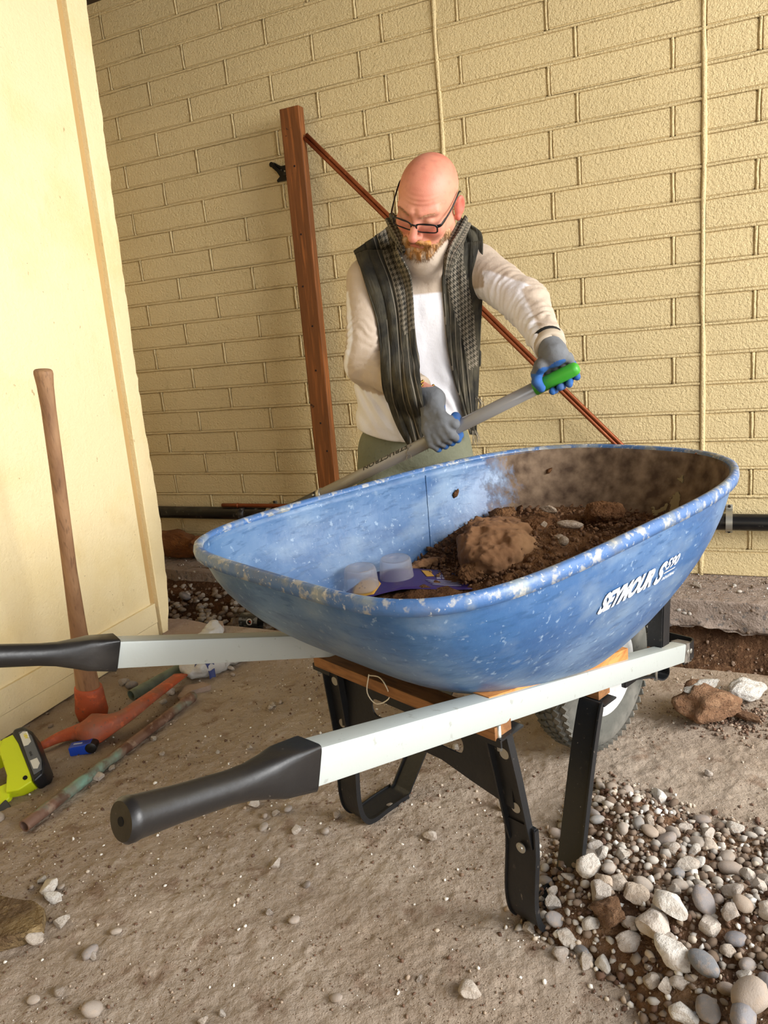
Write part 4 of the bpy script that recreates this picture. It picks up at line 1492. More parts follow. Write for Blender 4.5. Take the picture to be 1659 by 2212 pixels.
# ---------------------------------------------------------------- old copper pipe on the floor, with green patina
pat = M('patinated copper', '#7c5f50', .55, metal=.25, layers=((7, .45, .60, '#7fb0a0', .85, (1, 1, 1)), (18, .50, .62, '#5b3a2c', .8), (40, .58, .68, '#a68f7c', .6)), bump=((70, .001),))
a_, b2 = ground(52, 1785, .014), ground(418, 1503, .014)
b_ = MB(); pts = []; R = []
for t_ in np.linspace(0, 1, 40):
    q = a_.lerp(b2, t_); q.z += .0; pts.append(q - a_)
    R.append(.0138 + .0012 * math.sin(t_ * 60) * (t_ > .9) + (-.003 * math.exp(-((t_ - .43) / .012) ** 2)))
b_.tube(pts, R, n=20, cap=False)
b_.tube([pts[0] + (pts[1] - pts[0]) * .001, pts[3]], [.0112, .0112], n=20, cap=False)
b_.tube([pts[0], pts[0] + (pts[1] - pts[0]) * .01], [.0138, .0112], n=20, cap=False)
op = b_.build('old_pipe', pat, None, smooth=True, fix=False); op.location = a_
tag(op, 'old copper pipe with green patina lying on the floor beside the pick', 'pipe')
b_ = MB(); q = b2 - a_; dn = q.normalized()
b_.tube([q - dn * .05, q - dn * .045, q - dn * .01, q, q + dn * .003], [.0145, .0165, .0165, .013, .006], n=20); b_.build('pipe_end', pat, op, smooth=True)
a_ = ground(283, 1502, .016); b2 = ground(395, 1440, .016)
b_ = MB(); b_.tube([Vector((0, 0, 0)), (b2 - a_) * .5, b2 - a_], [.016, .016, .016], n=20, cap=False); b_.tube([Vector((0, 0, 0)), (b2 - a_) * .3], [.0132, .0132], n=20, cap=False); b_.tube([Vector((0, 0, 0)), (b2 - a_) * .002], [.016, .0132], n=20, cap=False)
o = b_.build('short_pipe', M('dull green pipe', '#6a7362', .6, layers=((20, .5, .65, '#4b4f42', .6),)), None, smooth=True, fix=False); o.location = a_
tag(o, 'short dull green pipe lying behind the pick head', 'pipe')

# ---------------------------------------------------------------- tape measure
g = ground(183, 1625, 0)
tm = empty('tape_measure', (g.x, g.y, floor_h(np.array([g.x]), np.array([g.y]))[0]), math.radians(6), 'small blue and black tape measure lying in front of the pick head', 'tape measure')
blue_pl = M('blue plastic', '#1740a8', .35); blk_pl = M('black plastic', '#161616', .45)
b_ = MB(); b_.prism([(-.033, -.012), (-.030, -.014), (.020, -.014), (.026, -.008), (.028, .012), (.022, .017), (.004, .013), (-.020, .012), (-.034, .010)], .030, Matrix(((1, 0, 0), (0, 0, 1), (0, 1, 0))))
o = b_.build('case', blue_pl, tm); o.location = (0, 0, .0145)
md = o.modifiers.new('bev', 'BEVEL'); md.width = .002; md.segments = 2
b_ = MB(); b_.tube([(.022, -.017, .016), (.022, -.015, .016), (.022, .015, .016), (.022, .017, .016)], [.011, .0145, .0145, .011], n=24); b_.build('bumper', blk_pl, tm, angle=40)
b_ = MB(); b_.tube([(.022, -.0185, .016), (.022, -.0165, .016)], .005, n=16); b_.build('knob', blk_pl, tm, angle=40)
b_ = MB(); b_.box((-.012, -.0, .0272), (.022, .006, .0006)); b_.build('label_strip', M('pale strip', '#aab4c8', .5), tm)

# ---------------------------------------------------------------- cordless drill driver at the left edge
lime = M('lime green plastic', '#c3d01a', .42, coord='obj', layers=((60, .64, .72, '#7f8630', .4),)); dk = M('dark grey overmould', '#3a3b3a', .65, coord='obj', layers=((80, .62, .7, '#6a6660', .4),)); bb = M('black battery shell', '#17191d', .35)
g = ground(44, 1652, .045)
dq = empty('cordless_drill', (g.x, g.y, .043), math.radians(25), 'lime green cordless tool with black battery lying at the left edge by the pick', 'power tool')
# side plane of the tool: local x along body, z up in its own plane, thickness along y; laid over on its side
dq.rotation_euler = (math.radians(-58), math.radians(-14), math.radians(28)); dq.scale = (1.25, 1.25, 1.25)
PM = Matrix(((1, 0, 0), (0, 0, 1), (0, 1, 0)))
def dpart(name, poly, th, mat, y=0.0, bev=.003):
    b_ = MB(); b_.prism(poly, th, PM); o = b_.build(name, mat, dq, angle=35); o.location = (0, y, 0)
    md = o.modifiers.new('bev', 'BEVEL'); md.width = bev; md.segments = 3
    return o
sh = dpart('battery_foot', [(-.013, -.062), (.012, -.060), (.016, -.040), (.016, .040), (.012, .058), (-.010, .060), (-.022, .042), (-.024, -.020), (-.036, -.052)], .050, lime)
dpart('front_housing', [(-.125, .034), (-.012, .028), (-.010, .060), (-.030, .066), (-.125, .070)], .046, lime)
dpart('top_cap', [(-.09, .066), (-.02, .062), (-.026, .082), (-.05, .092), (-.12, .094), (-.12, .070)], .047, dk)
dpart('grip', [(-.15, -.060), (-.10, -.036), (-.060, -.026), (-.026, -.030), (-.034, -.062), (-.075, -.082), (-.15, -.105)], .034, lime)
dpart('grip_cover', [(-.15, -.048), (-.10, -.028), (-.055, -.022), (-.042, -.030), (-.050, -.050), (-.09, -.062), (-.15, -.086)], .038, dk)
dpart('base_cover', [(-.15, -.096), (-.075, -.076), (-.040, -.062), (-.036, -.084), (-.08, -.104), (-.15, -.125)], .042, dk)
bt = dpart('battery', [(.014, -.066), (.034, -.060), (.044, -.040), (.045, .040), (.034, .062), (.016, .066), (.010, .058), (.014, .030)], .058, bb, bev=.005)
o = dpart('battery_panel', [(.020, -.052), (.036, -.050), (.0415, -.03), (.0415, .03), (.034, .050), (.022, .052)], .0605, M('grey battery label', '#55585c', .45), bev=.001)
o = dpart('label_sticker', [(.022, .016), (.030, .014), (.037, .018), (.037, .044), (.030, .048), (.023, .046)], .0614, M('silver sticker', '#c7c8c4', .35, metal=.3), bev=.0003)
o = dpart('label_sticker', [(.023, -.020), (.036, -.022), (.037, -.036), (.030, -.044), (.023, -.040)], .0614, bpy.data.materials['silver sticker'], bev=.0003)
for (x_, z_) in ((-.045, .050), (.004, -.046), (-.105, -.070)):
    b_ = MB(); b_.tube([(x_, -.0268, z_), (x_, -.0240, z_)], .0042, n=16); b_.build('screw_hole', M('black hole', '#080808', .9), dq)
for s, sz_, x_, z_, c_ in (("18V", .0085, .0292, .018, '#e4d52a'), ("LITHIUM", .0035, .0345, .018, '#f2f2ee'), ("ONE", .0050, .0268, -.026, '#2c2d30')):
    me_ = text_mesh(s, sz_, .0, .0003)
    o = link_mesh('lettering', me_, M('print ' + s, c_, .5), dq)
    o.matrix_local = Matrix.Translation((x_, -.0312, z_ + .024)) @ Matrix(((0, 1, 0, 0), (0, 0, -1, 0), (-1, 0, 0, 0), (0, 0, 0, 1)))

# ---------------------------------------------------------------- concrete pieces, bag, bottle
def slab_piece(name, poly, z0, z1, mat, label, cat='concrete piece', tilt=(0, 0, 0), seed=0):
    """irregular broken slab, poly in floor pixels of the photograph"""
    P = [ground(a, b, z1) for a, b in poly]
    c = sum((Vector(q) for q in P), Vector()) / len(P)
    ring = []
    n = len(P)
    for i in range(n):
        a, b = P[i], P[(i + 1) % n]
        for t_ in (0, .25, .5, .75):
            q = a.lerp(b, t_); k = 1 + .03 * float(vnoise(np.array([q.x * 30, q.y * 30, seed])))
            ring.append((q - c) * k)
    r_ = []
    for (zz, kk) in ((z0, .93), (z0 + .3 * (z1 - z0), .99), (z0 + .8 * (z1 - z0), 1.0), (z1, .975)):
        r_.append([Vector((q.x * kk * (1 + .02 * float(vnoise(np.array([q.x * 50, q.y * 50, zz * 90])))), q.y * kk, zz - z1 + .003 * float(vnoise(np.array([q.x * 40, q.y * 40, zz * 90]))))) for q in ring])
    b_ = MB(); b_.rings(r_)
    o = b_.build(name, mat, None, angle=40); o.location = (c.x, c.y, z1); o.rotation_euler = tilt
    return tag(o, label, cat)


pinkc = M('pinkish concrete', '#9b8779', .92, layers=((9, .48, .66, '#7f6b5d', .6), (60, .6, .7, '#b7a899', .5)), bump=((50, .003), (160, .0015)))
slab_piece('broken_slab', [(-60, 1930), (0, 1935), (70, 1945), (96, 1962), (92, 1995), (40, 2018), (-60, 2050)], .002, .030,
           M('dirty ochre stone', '#75603f', .95, layers=((12, .46, .60, '#55402b', .8), (40, .55, .66, '#a08a62', .6)), bump=((25, .02), (90, .01))), 'flat brown broken slab at the left edge near the bottom', seed=3)
slab_piece('concrete_chunk', [(350, 1335), (400, 1337), (448, 1346), (448, 1362), (430, 1376), (350, 1378)], .0, .022, pinkc, 'flat pinkish concrete chunk at the trench edge beside the door', seed=5)
slab_piece('concrete_chunk', [(451, 1340), (480, 1341), (484, 1350), (450, 1372), (447, 1360)], .0, .026, pinkc, 'small pinkish concrete chunk beside the plastic bag', seed=6)
slab_piece('concrete_chunk', [(383, 1505), (400, 1480), (440, 1473), (455, 1480), (415, 1492), (395, 1508)], .0, .014, pinkc, 'thin grey chip of concrete in front of the bag', seed=7)

bagm = M('crumpled white plastic film', '#cfcdc9', .35, trans=.25, coord='obj', bump=((30, .006), (90, .002)))
bagm2 = M('dark blue print', '#27336b', .5)
def bagf(P):
    d = sd_ell(P, (0, 0, .03), (.075, .045, .032))
    d = smin(d, sd_ell(P, (.085, .05, .02), (.06, .035, .022)), .02)
    d = smin(d, sd_ell(P, (-.03, .14, .035), (.055, .07, .034)), .03)
    d = smin(d, sd_ell(P, (.03, .21, .05), (.03, .05, .03)), .02)
    return d + .012 * fbm(P, 17, 3, 71) + .004 * np.abs(fbm(P, 45, 2, 72))
V, F = surfnet(bagf, (-.14, -.09, -.01), (.18, .3, .10), .0045)
g = ground(440, 1462, 0)
bag = mesh_from('plastic_bag', V, F, bagm, None, smooth=True)
bag.location = (g.x, g.y + .02, .004); bag.rotation_euler = (0, 0, .15)
tag(bag, 'crumpled clear white plastic bag lying under the far handle', 'bag')
# printed patch following the bag
ps = []
GX, GY = np.meshgrid(np.linspace(-.005, .05, 12), np.linspace(-.045, -.002, 10), indexing='ij')
zz = np.full(GX.shape, .10)
for _ in range(60):
    q = np.stack([GX + GY * .4, GY, zz], -1).reshape(-1, 3); dv = bagf(q).reshape(GX.shape); zz = zz - np.clip(dv, -.004, .01) * .6
Vp = np.stack([GX + GY * .4, GY, zz + .0012], -1).reshape(-1, 3)
i = np.arange(11)[:, None] * 10 + np.arange(9)[None]; Fp = np.stack([i, i + 10, i + 11, i + 1], -1).reshape(-1, 4)
o = mesh_from('printed_patch', Vp, Fp, bagm2, bag, smooth=True); o['label'] = 'dark blue printed patch'

# bottle lying in the trench
glass = M('clear plastic', '#e8ecec', .06, trans=1.0, ior=1.3, alpha=.55)
bo = empty('plastic_bottle', ground(556, 1342, -.052), math.radians(-22), 'clear plastic drink bottle with a grey label lying in the trench behind the far handle', 'bottle')
Bx = lambda prof, n=32: MB().lathe(prof, axis='x', n=n)
b_ = Bx([(.0, -.098), (.020, -.098), (.030, -.094), (.0345, -.085), (.0345, -.07), (.033, -.066), (.033, .02), (.0345, .024), (.033, .03), (.0345, .036), (.033, .042), (.0345, .048), (.031, .062), (.020, .080), (.015, .088), (.015, .098), (0, .098)])
b_.build('shell', glass, bo, smooth=True)
b_ = MB(); b_.tube([(-.064, 0, 0), (.018, 0, 0)], .0338, n=40, cap=False); b_.build('label_band', M('dark grey film', '#3b3d3f', .3, coord='obj', layers=((22, .52, .56, '#8b8d8e', .8, (1, 2, 2)),)), bo, smooth=True, fix=False)
b_ = MB(); b_.tube([(.098, 0, 0), (.114, 0, 0)], .0175, n=24); b_.build('cap', M('orange cap', '#c9662a', .4), bo, angle=40)
def disc_on(name, x_, ang, r, mat, rr=.0345, poly=None, par=None):
    pts = poly or [(r * math.cos(a), r * math.sin(a)) for a in np.linspace(0, 2 * math.pi, 25)[:-1]]
    V = []
    for (a, b) in pts:
        th = ang + b / rr
        V.append((x_ + a, -math.cos(th) * rr, math.sin(th) * rr))
    c = (x_, -math.cos(ang) * rr, math.sin(ang) * rr)
    F = [(i, (i + 1) % len(pts), len(pts)) for i in range(len(pts))]
    o = mesh_from(name, V + [c], F, mat, par or bo); return o
disc_on('emblem', -.016, .28, .0135, M('white emblem', '#e2e2e2', .4))
disc_on('emblem', -.016, .28, .0085, M('black emblem', '#141414', .4), .0348)
disc_on('emblem', -.013, .30, .006, M('orange red bolt', '#c8452c', .4), .0351, [(-.004, .003), (.002, .004), (.0065, -.001), (.003, -.006), (.001, -.002), (-.003, -.001)])
# ---------------------------------------------------------------- the man
man = empty('person', (.12, 2.44, -.27), 0, 'bald bearded man in glasses, cream shirt, dark scarf and work gloves, holding a shovel', 'person')
MO = np.array([.12, 2.44, -.27])
HO = np.array([.202, 2.172, 1.333])
HR = np.array([[-.895, -.446, -.028], [.325, -.607, -.725], [.307, -.658, .688]])   # columns: his right, face forward, crown up
HS = 1.04


def see(px_, py_, Y):
    """point at depth Y on the line of sight of this place of the photograph"""
    d = CAM_F * 1615.48 + CAM_R * (px_ - 829.5) - CAM_U * (py_ - 1106)
    return np.array(CAMP + d * (Y / d.y))


def hw(p): return HO + HR @ (np.asarray(p, float) * HS)


def head_sdf(q):
    """q in head space (metres)"""
    x = np.abs(q[:, 0]); S = q.copy(); S[:, 0] = x
    d = sd_ell(q, (0, -.006, .028), (.0745, .091, .079))
    d = smin(d, sd_ell(q, (0, .030, -.022), (.061, .066, .090)), .03)
    d = smin(d, sd_cone(S, (.050, .010, -.060), (.018, .068, -.098), .026, .022), .03)      # jaw
    d = smin(d, sd_ell(q, (0, .078, -.103), (.024, .018, .020)), .02)                        # chin
    d = smin(d, sd_ell(S, (.038, .066, -.030), (.027, .022, .026)), .02)                     # cheeks
    d = smin(d, sd_cone(S, (.012, .089, .024), (.046, .070, .026), .0095, .009), .014)       # brow
    d = smax(d, -sd_ell(S, (.033, .101, .003), (.018, .016, .012)), .012)                    # sockets
    d = smin(d, sd_ell(S, (.031, .078, .002), (.0145, .0135, .0125)), .004)                  # eyeball under lowered lid
    d = smin(d, sd_cone(S, (.021, .0885, -.0035), (.042, .082, -.003), .0022, .0018), .003)  # lash line fold
    d = smin(d, sd_cone(q, (0, .090, .016), (0, .117, -.030), .0075, .0110), .010)           # nose
    d = smin(d, sd_ell(q, (0, .118, -.034), (.0125, .0115, .0105)), .006)
    d = smin(d, sd_ell(S, (.0125, .104, -.038), (.0085, .010, .0075)), .005)
    d = smax(d, -sd_ell(S, (.0065, .110, -.0455), (.0035, .0055, .0035)), .003)              # nostrils
    d = smin(d, sd_ell(q, (0, .088, -.064), (.028, .014, .018)), .012)                       # muzzle
    d = smin(d, sd_cone(q, (-.020, .092, -.0625), (.020, .092, -.0625), .0042, .0042), .005)
    d = smin(d, sd_cone(q, (-.016, .0925, -.0735), (.016, .0925, -.0735), .0055, .0055), .005)
    d = smax(d, -sd_cone(q, (-.023, .1005, -.0680), (.023, .1005, -.0680), .0016, .0016), .003)
    # ears
    e = sd_ell(S, (.0825, -.012, -.016), (.0085, .0185, .032), np.array([[.93, -.36, 0], [.36, .93, 0], [0, 0, 1.]]))
    e = smax(e, -sd_ell(S, (.093, -.010, -.008), (.0085, .0110, .019)), .005)
    e = smin(e, sd_ell(S, (.0825, -.002, -.041), (.007, .009, .010)), .006)
    d = smin(d, e, .007)
    # neck
    d = smin(d, sd_cone(q, (0, -.022, -.045), (0, .040, -.18), .053, .055), .025)
    # furrows
    d = d + .0007 * np.sin(q[:, 2] * 620 + 6 * q[:, 0]) * np.exp(-((q[:, 2] - .052) / .018) ** 2) * (q[:, 1] > .05) * np.exp(-(x / .04) ** 2)
    return d


def head_w(P): return head_sdf(((P - HO) @ HR) / HS) * HS


shR, elR, wrR = np.array([.022, 2.365, 1.150]), np.array([-.012, 2.315, .905]), np.array([.158, 2.105, .808])
shL, elL, wrL = np.array([.352, 2.370, 1.155]), np.array([.456, 2.175, 1.032]), np.array([.470, 1.955, .908])
TA, TB = see(1235, 800, 1.93), see(505, 1163, 2.45)


def body_low(P):
    d = sd_ell(P, (.175, 2.40, 1.04), (.155, .10, .15))
    d = smin(d, sd_ell(P, (.135, 2.41, .82), (.16, .12, .19)), .05)
    d = smin(d, sd_cone(P, (.03, 2.375, 1.14), (.34, 2.375, 1.145), .05, .05), .04)
    d = smin(d, sd_cone(P, (.20, 2.37, 1.14), (.215, 2.29, 1.25), .060, .054), .03)
    for a, b, c in ((shR, elR, wrR), (shL, elL, wrL)):
        d = smin(d, sd_cone(P, a, b, .048, .040), .02); d = smin(d, sd_cone(P, b, c, .040, .0285), .02)
        d = smin(d, sd_cone(P, c, c + (c - b) / np.linalg.norm(c - b) * .025, .0285, .014), .01)
    d = smin(d, sd_ell(P, (.12, 2.44, .63), (.15, .11, .1)), .04)
    for a, b, c, f in LEGS:
        d = smin(d, sd_cone(P, a, b, .085, .055), .03); d = smin(d, sd_cone(P, b, c, .052, .04), .02); d = smin(d, sd_cone(P, c, f, .04, .03), .02)
    return d


LEGS = [(np.array([.035, 2.44, .60]), np.array([-.045, 2.385, .22]), np.array([-.055, 2.47, -.17]), np.array([-.06, 2.33, -.235])),
        (np.array([.205, 2.44, .60]), np.array([.270, 2.375, .22]), np.array([.285, 2.47, -.17]), np.array([.30, 2.33, -.235]))]

V1, F1 = surfnet(head_w, HO - .17, HO + .17, .0028)
V1 = refine(head_w, V1)
V2, F2 = surfnet(body_low, (-.16, 1.88, -.29), (.56, 2.62, 1.30), .014)
qh = ((V1 - HO) @ HR) / HS
# skin colour: pink scalp, redder cheeks, nose, ears, lips, paler lids
base = np.array(srgb('#d9967c'))
colr = np.tile(base, (len(V1), 1))


def blend(c, m, hexc):
    m = np.clip(m, 0, 1)[:, None]
    return c * (1 - m) + np.array(srgb(hexc)) * m


colr = blend(colr, np.clip((qh[:, 2] - .03) / .06, 0, 1) * .6, '#cf8169')
colr = blend(colr, .55 * np.clip(fbm(qh, 18, 3, 81) + .1, 0, 1), '#c06a58')
colr = blend(colr, .65 * np.exp(-(((np.abs(qh[:, 0]) - .04) / .022) ** 2 + ((qh[:, 2] + .03) / .022) ** 2)) * (qh[:, 1] > .04), '#c9604f')
colr = blend(colr, .7 * np.exp(-((qh[:, 0] / .016) ** 2 + ((qh[:, 1] - .118) / .018) ** 2 + ((qh[:, 2] + .036) / .018) ** 2)), '#cf7363')
colr = blend(colr, .7 * (np.abs(qh[:, 0]) > .078) * (qh[:, 1] < .02), '#c4574c')
colr = blend(colr, .85 * np.exp(-((qh[:, 0] / .022) ** 2 + ((qh[:, 2] + .0690) / .0078) ** 2)) * (qh[:, 1] > .085), '#b8574e')
colr = blend(colr, .35 * np.exp(-(((np.abs(qh[:, 0]) - .032) / .016) ** 2 + ((qh[:, 2] - .002) / .012) ** 2)) * (qh[:, 1] > .05), '#e6b39c')
colr = blend(colr, .5 * np.exp(-(((np.abs(qh[:, 0]) - .031) / .016) ** 2 + ((qh[:, 2] + .0045) / .0018) ** 2)) * (qh[:, 1] > .07), '#7c4434')
colr = blend(colr, .3 * np.clip(fbm(qh, 90, 2, 83) - .2, 0, 1), '#a3554a')
c2 = np.tile(np.array(srgb('#d2917a')), (len(V2), 1))
skin = M('skin', '#d8937a', .46, vcol=True, sss=.12, bump=((700, .00035), (260, .0004)))
VV = np.vstack([V1, V2]); FF = np.vstack([F1, F2 + len(V1)])
body = mesh_from('body', VV - MO, FF, skin, man, smooth=True, col=np.vstack([colr, c2]))

# ---- shirt
shirt_cream, shirt_white = np.array(srgb('#bba996')), np.array(srgb('#e6e3e5'))


def armfold(P, a, b, seed, amp):
    ab = b - a; L_ = np.linalg.norm(ab)
    t = np.clip(((P - a) @ ab) / (ab @ ab), -.1, 1.15)
    q = P + .02 * np.stack([vnoise(P, 22, seed), vnoise(P, 25, seed + 1), vnoise(P, 21, seed + 2)], -1)
    tt = ((q - a) @ ab) / (ab @ ab)
    w = np.sin(tt * L_ * 230 + 6 * vnoise(P, 16, seed + 3)) * (.35 + .5 * vnoise(P, 14, seed + 9)) + .8 * vnoise(P, 34, seed + 5)
    return amp * w * np.exp(-((t - .85) / .5) ** 2)


def shirt_sdf(P):
    d = sd_ell(P, (.178, 2.405, 1.03), (.178, .128, .165))
    d = smin(d, sd_ell(P, (.135, 2.405, .83), (.186, .152, .205)), .06)
    d = smin(d, sd_ell(P, (.124, 2.425, .69), (.186, .145, .16)), .05)
    d = smin(d, sd_cone(P, (.035, 2.372, 1.135), (.34, 2.378, 1.14), .072, .072), .05)
    d = smin(d, sd_cone(P, (.20, 2.365, 1.165), (.183, 2.252, 1.205), .078, .073), .03)
    d = d + .006 * fbm(P * np.array([1, 1, .45]), 11, 3, 91) + .004 * np.sin((P[:, 0] * 1.2 + P[:, 2] * .9) * 95 + 4 * vnoise(P, 9, 92)) * np.exp(-((P[:, 2] - .80) / .10) ** 2)
    aR = smin(sd_cone(P, shR, elR, .067, .060), sd_cone(P, elR, wrR - (wrR - elR) * .14, .060, .043), .03) + armfold(P, elR, wrR, 95, .0045) * .8 + armfold(P, shR, elR, 96, .004)
    aL = smin(sd_cone(P, shL, elL, .068, .060), sd_cone(P, elL, wrL - (wrL - elL) * .06, .058, .041), .03) + armfold(P, elL, wrL, 97, .0052) + armfold(P, shL, elL, 98, .004)
    d = smin(d, aR, .022); d = smin(d, aL, .03)
    # hem: cut below a slightly slanted plane
    hem = (.655 + .055 * np.clip((P[:, 0] - .12) / .2, -1, 1) ** 2) - P[:, 2]
    body_side = np.minimum(aR, aL) < d + 1e-4
    d2 = smax(d, np.where(np.minimum(aR, aL) > .05, hem, -1), .006)
    # wrist cuts
    for e, w, k in ((elR, wrR, .14), (elL, wrL, .06)):
        ax_ = (w - e) / np.linalg.norm(w - e); c = w - (w - e) * k
        pl_ = (P - c) @ ax_
        near = np.linalg.norm(P - w, axis=-1) < .10
        d2 = np.where(near, smax(d2, pl_, .004), d2)
    return d2


V, F = surfnet(shirt_sdf, (-.14, 1.90, .58), (.58, 2.62, 1.33), .0060)
V = refine(shirt_sdf, V)
# colour regions
isL = sd_cone(V, shL, elL, .068, .060); isL2 = sd_cone(V, elL, wrL, .058, .041)
isR = sd_cone(V, shR, elR, .067, .06); isR2 = sd_cone(V, elR, wrR, .06, .04)
tor = np.minimum(sd_ell(V, (.178, 2.405, 1.03), (.178, .128, .165)), sd_ell(V, (.135, 2.405, .83), (.186, .152, .205)))
yoke = see(925, 633, 2.27)[2]
sst = lambda x, w=.006: np.clip(x / w + .5, 0, 1)
white = sst(yoke - V[:, 2], .004)
armL = (np.minimum(isL, isL2) < .02) & (V[:, 0] > .35)
# left arm: outer and upper half cream, inner half white with a seam between
axL = np.array([.55, -.45, -.7])
sideL = (V - (shL + elL) / 2) @ np.array([.60, .10, .79]); sideL2 = (V - elL) @ np.array([.80, -.25, .42])
onL2 = isL2 < isL
wl = np.where(onL2, sst(.010 - sideL2), sst(.006 - sideL) * sst(yoke + .045 - V[:, 2]))
white = np.where(armL, wl, white)
armR = (np.minimum(isR, isR2) < .02) & (V[:, 0] < .04)
stripe = sst(.012 - np.abs((V - (shR + elR) / 2) @ np.array([.75, -.65, .05]) + .045 + .03 * np.sin(V[:, 2] * 11)))
white = np.where(armR, stripe * (V[:, 2] < 1.12), white)
fore = (isR2 < .012) & (V[:, 0] > .02) & (V[:, 1] < 2.25)
white = np.where(fore, 0.0, white)
cs = shirt_white * white[:, None] + shirt_cream * (1 - white[:, None])
dirt = np.clip(fbm(V, 7, 3, 99) - .25, 0, 1)[:, None] * .35 * np.clip((1.0 - V[:, 2]) / .3, 0, 1)[:, None] * (V[:, 0] < .06)[:, None]
cs = cs * (1 - dirt) + np.array(srgb('#b39a7c')) * dirt
shirt_m = M('cotton shirt', '#ffffff', .8, vcol=True, bump=((26, .0045), (900, .0003)), sheen=.1)
mesh_from('shirt', V - MO, F, shirt_m, man, smooth=True, col=cs)
# cuffs bands
for e, w, k, r_ in ((elR, wrR, .14, .040), (elL, wrL, .06, .039)):
    ax_ = (w - e) / np.linalg.norm(w - e); c = w - (w - e) * k - MO
    b_ = MB(); b_.tube([Vector(c - ax_ * .022), Vector(c - ax_ * .018), Vector(c - ax_ * .002), Vector(c + ax_ * .002), Vector(c)], [r_ + .002, r_ + .0045, r_ + .003, r_ + .001, r_ - .006], n=28)
    b_.build('cuff', M('cuff cloth', '#b5a590', .8), man, smooth=True)

# ---- trousers and boots
def trouser_sdf(P):
    d = sd_ell(P, (.122, 2.44, .63), (.176, .135, .13))
    for i_, (a, b, c, f) in enumerate(LEGS):
        l_ = smin(sd_cone(P, a, b, .102, .080), sd_cone(P, b, c, .078, .066), .03)
        l_ = l_ + armfold(P, a, b, 111 + i_, .004) + armfold(P, b, c, 121 + i_, .006)
        sgn = -1 if i_ == 0 else 1
        pc = a * .45 + b * .55 + np.array([sgn * .090, -.02, 0])
        q = np.abs(P - pc) - np.array([.016, .060, .080])
        bx_ = np.linalg.norm(np.maximum(q, 0), axis=-1) + np.minimum(q.max(-1), 0) - .006
        l_ = smin(l_, bx_, .008)
        d = smin(d, l_, .025 if i_ == 0 else .012)
    return smax(d, -.19 - P[:, 2], .006)


V, F = surfnet(trouser_sdf, (-.2, 2.2, -.24), (.45, 2.66, .78), .0085)
V = refine(trouser_sdf, V)
mesh_from('trousers', V - MO, F, M('olive grey work trousers', '#6e705c', .85, layers=((7, .48, .66, '#858571', .5), (60, .6, .7, '#57584a', .4)), bump=((30, .004), (500, .0004))), man, smooth=True)
boot_m = M('dusty tan boot', '#7d6248', .8, layers=((20, .5, .66, '#a18a70', .6),), bump=((90, .0008),))
for i_, (a, b, c, f) in enumerate(LEGS):
    def boot(P, c=c, f=f):
        d = sd_cone(P, c + np.array([0, .01, .06]), c + np.array([0, .012, -.02]), .054, .052)
        d = smin(d, sd_cone(P, c + np.array([0, .02, -.05]), f + np.array([0, -.03, -.0]), .048, .040), .03)
        return smax(d, -.266 - P[:, 2], .008)
    V, F = surfnet(boot, c + np.array([-.09, -.27, -.12]), c + np.array([.11, .1, .12]), .007)
    mesh_from('boot', V - MO, F, boot_m, man, smooth=True)
    b_ = MB(); rings = []
    for z in (-.272, -.262, -.250):
        ring = []
        for t in np.linspace(0, 2 * math.pi, 29)[:-1]:
            yy = math.cos(t); xx = math.sin(t)
            cy = (c[1] + f[1] - .01) / 2; cx = (c[0] + f[0]) / 2
            ring.append(Vector((cx + xx * (.046 + .006 * (yy < 0)) * (1 - .15 * yy * yy) - MO[0], cy + yy * .135 - MO[1], z - MO[2])))
        rings.append(ring)
    b_.rings(rings); b_.build('sole', M('dark sole', '#2b2622', .8), man, angle=40)


# ---- gloves
def glove_prims(C, ax_, W, p, r, scale=1.0, curl=(15, 75, 135, 195), thumb=(-20, -75, -120), lens=(.95, 1.02, 1.0, .9)):
    """ax_ points from index side to little finger side; p from handle axis to the palm"""
    ax_ = ax_ / np.linalg.norm(ax_); p = p - ax_ * (p @ ax_); p /= np.linalg.norm(p)
    w = W - C; f = -(w - ax_ * (w @ ax_)); f = f - p * (f @ p); f /= np.linalg.norm(f)
    fr = .0112 * scale
    prims = []; fing = []
    def at(phi, off, rad): return C + ax_ * off + (p * math.cos(math.radians(phi)) + f * math.sin(math.radians(phi))) * rad
    for k in range(4):
        off = (-.034 + .0215 * k) * scale
        R_ = r + fr + .001
        ph = [curl[0], curl[1] * lens[k], curl[2] * lens[k], curl[3] * lens[k]]
        pts = [at(ph[0], off, R_ + .010), at(ph[1], off, R_ + .003), at(ph[2], off, R_), at(ph[3], off, R_)]
        for a, b, ra, rb in zip(pts, pts[1:], (1.12, 1.0, .92), (1.0, .92, .80)):
            fing.append((a, b, fr * ra, fr * rb))
        base = C + ax_ * off * .8 + p * (r + .022) - f * .030
        prims.append((base, pts[0], .0145 * scale, .0140 * scale))
        prims.append((W + (C - W) * .12 + ax_ * off * .45, base, .021 * scale, .0150 * scale))
    t0 = C - ax_ * .030 * scale + p * (r + .016) - f * .040
    t1 = at(thumb[0], -.052 * scale, r + .016); t2 = at(thumb[1], -.056 * scale, r + .012); t3 = at(thumb[2], -.052 * scale, r + .011)
    th = [(t0, t1, .018 * scale, .0150 * scale), (t1, t2, .0145 * scale, .0128 * scale), (t2, t3, .0125 * scale, .0108 * scale)]
    return prims, fing, th, f, p


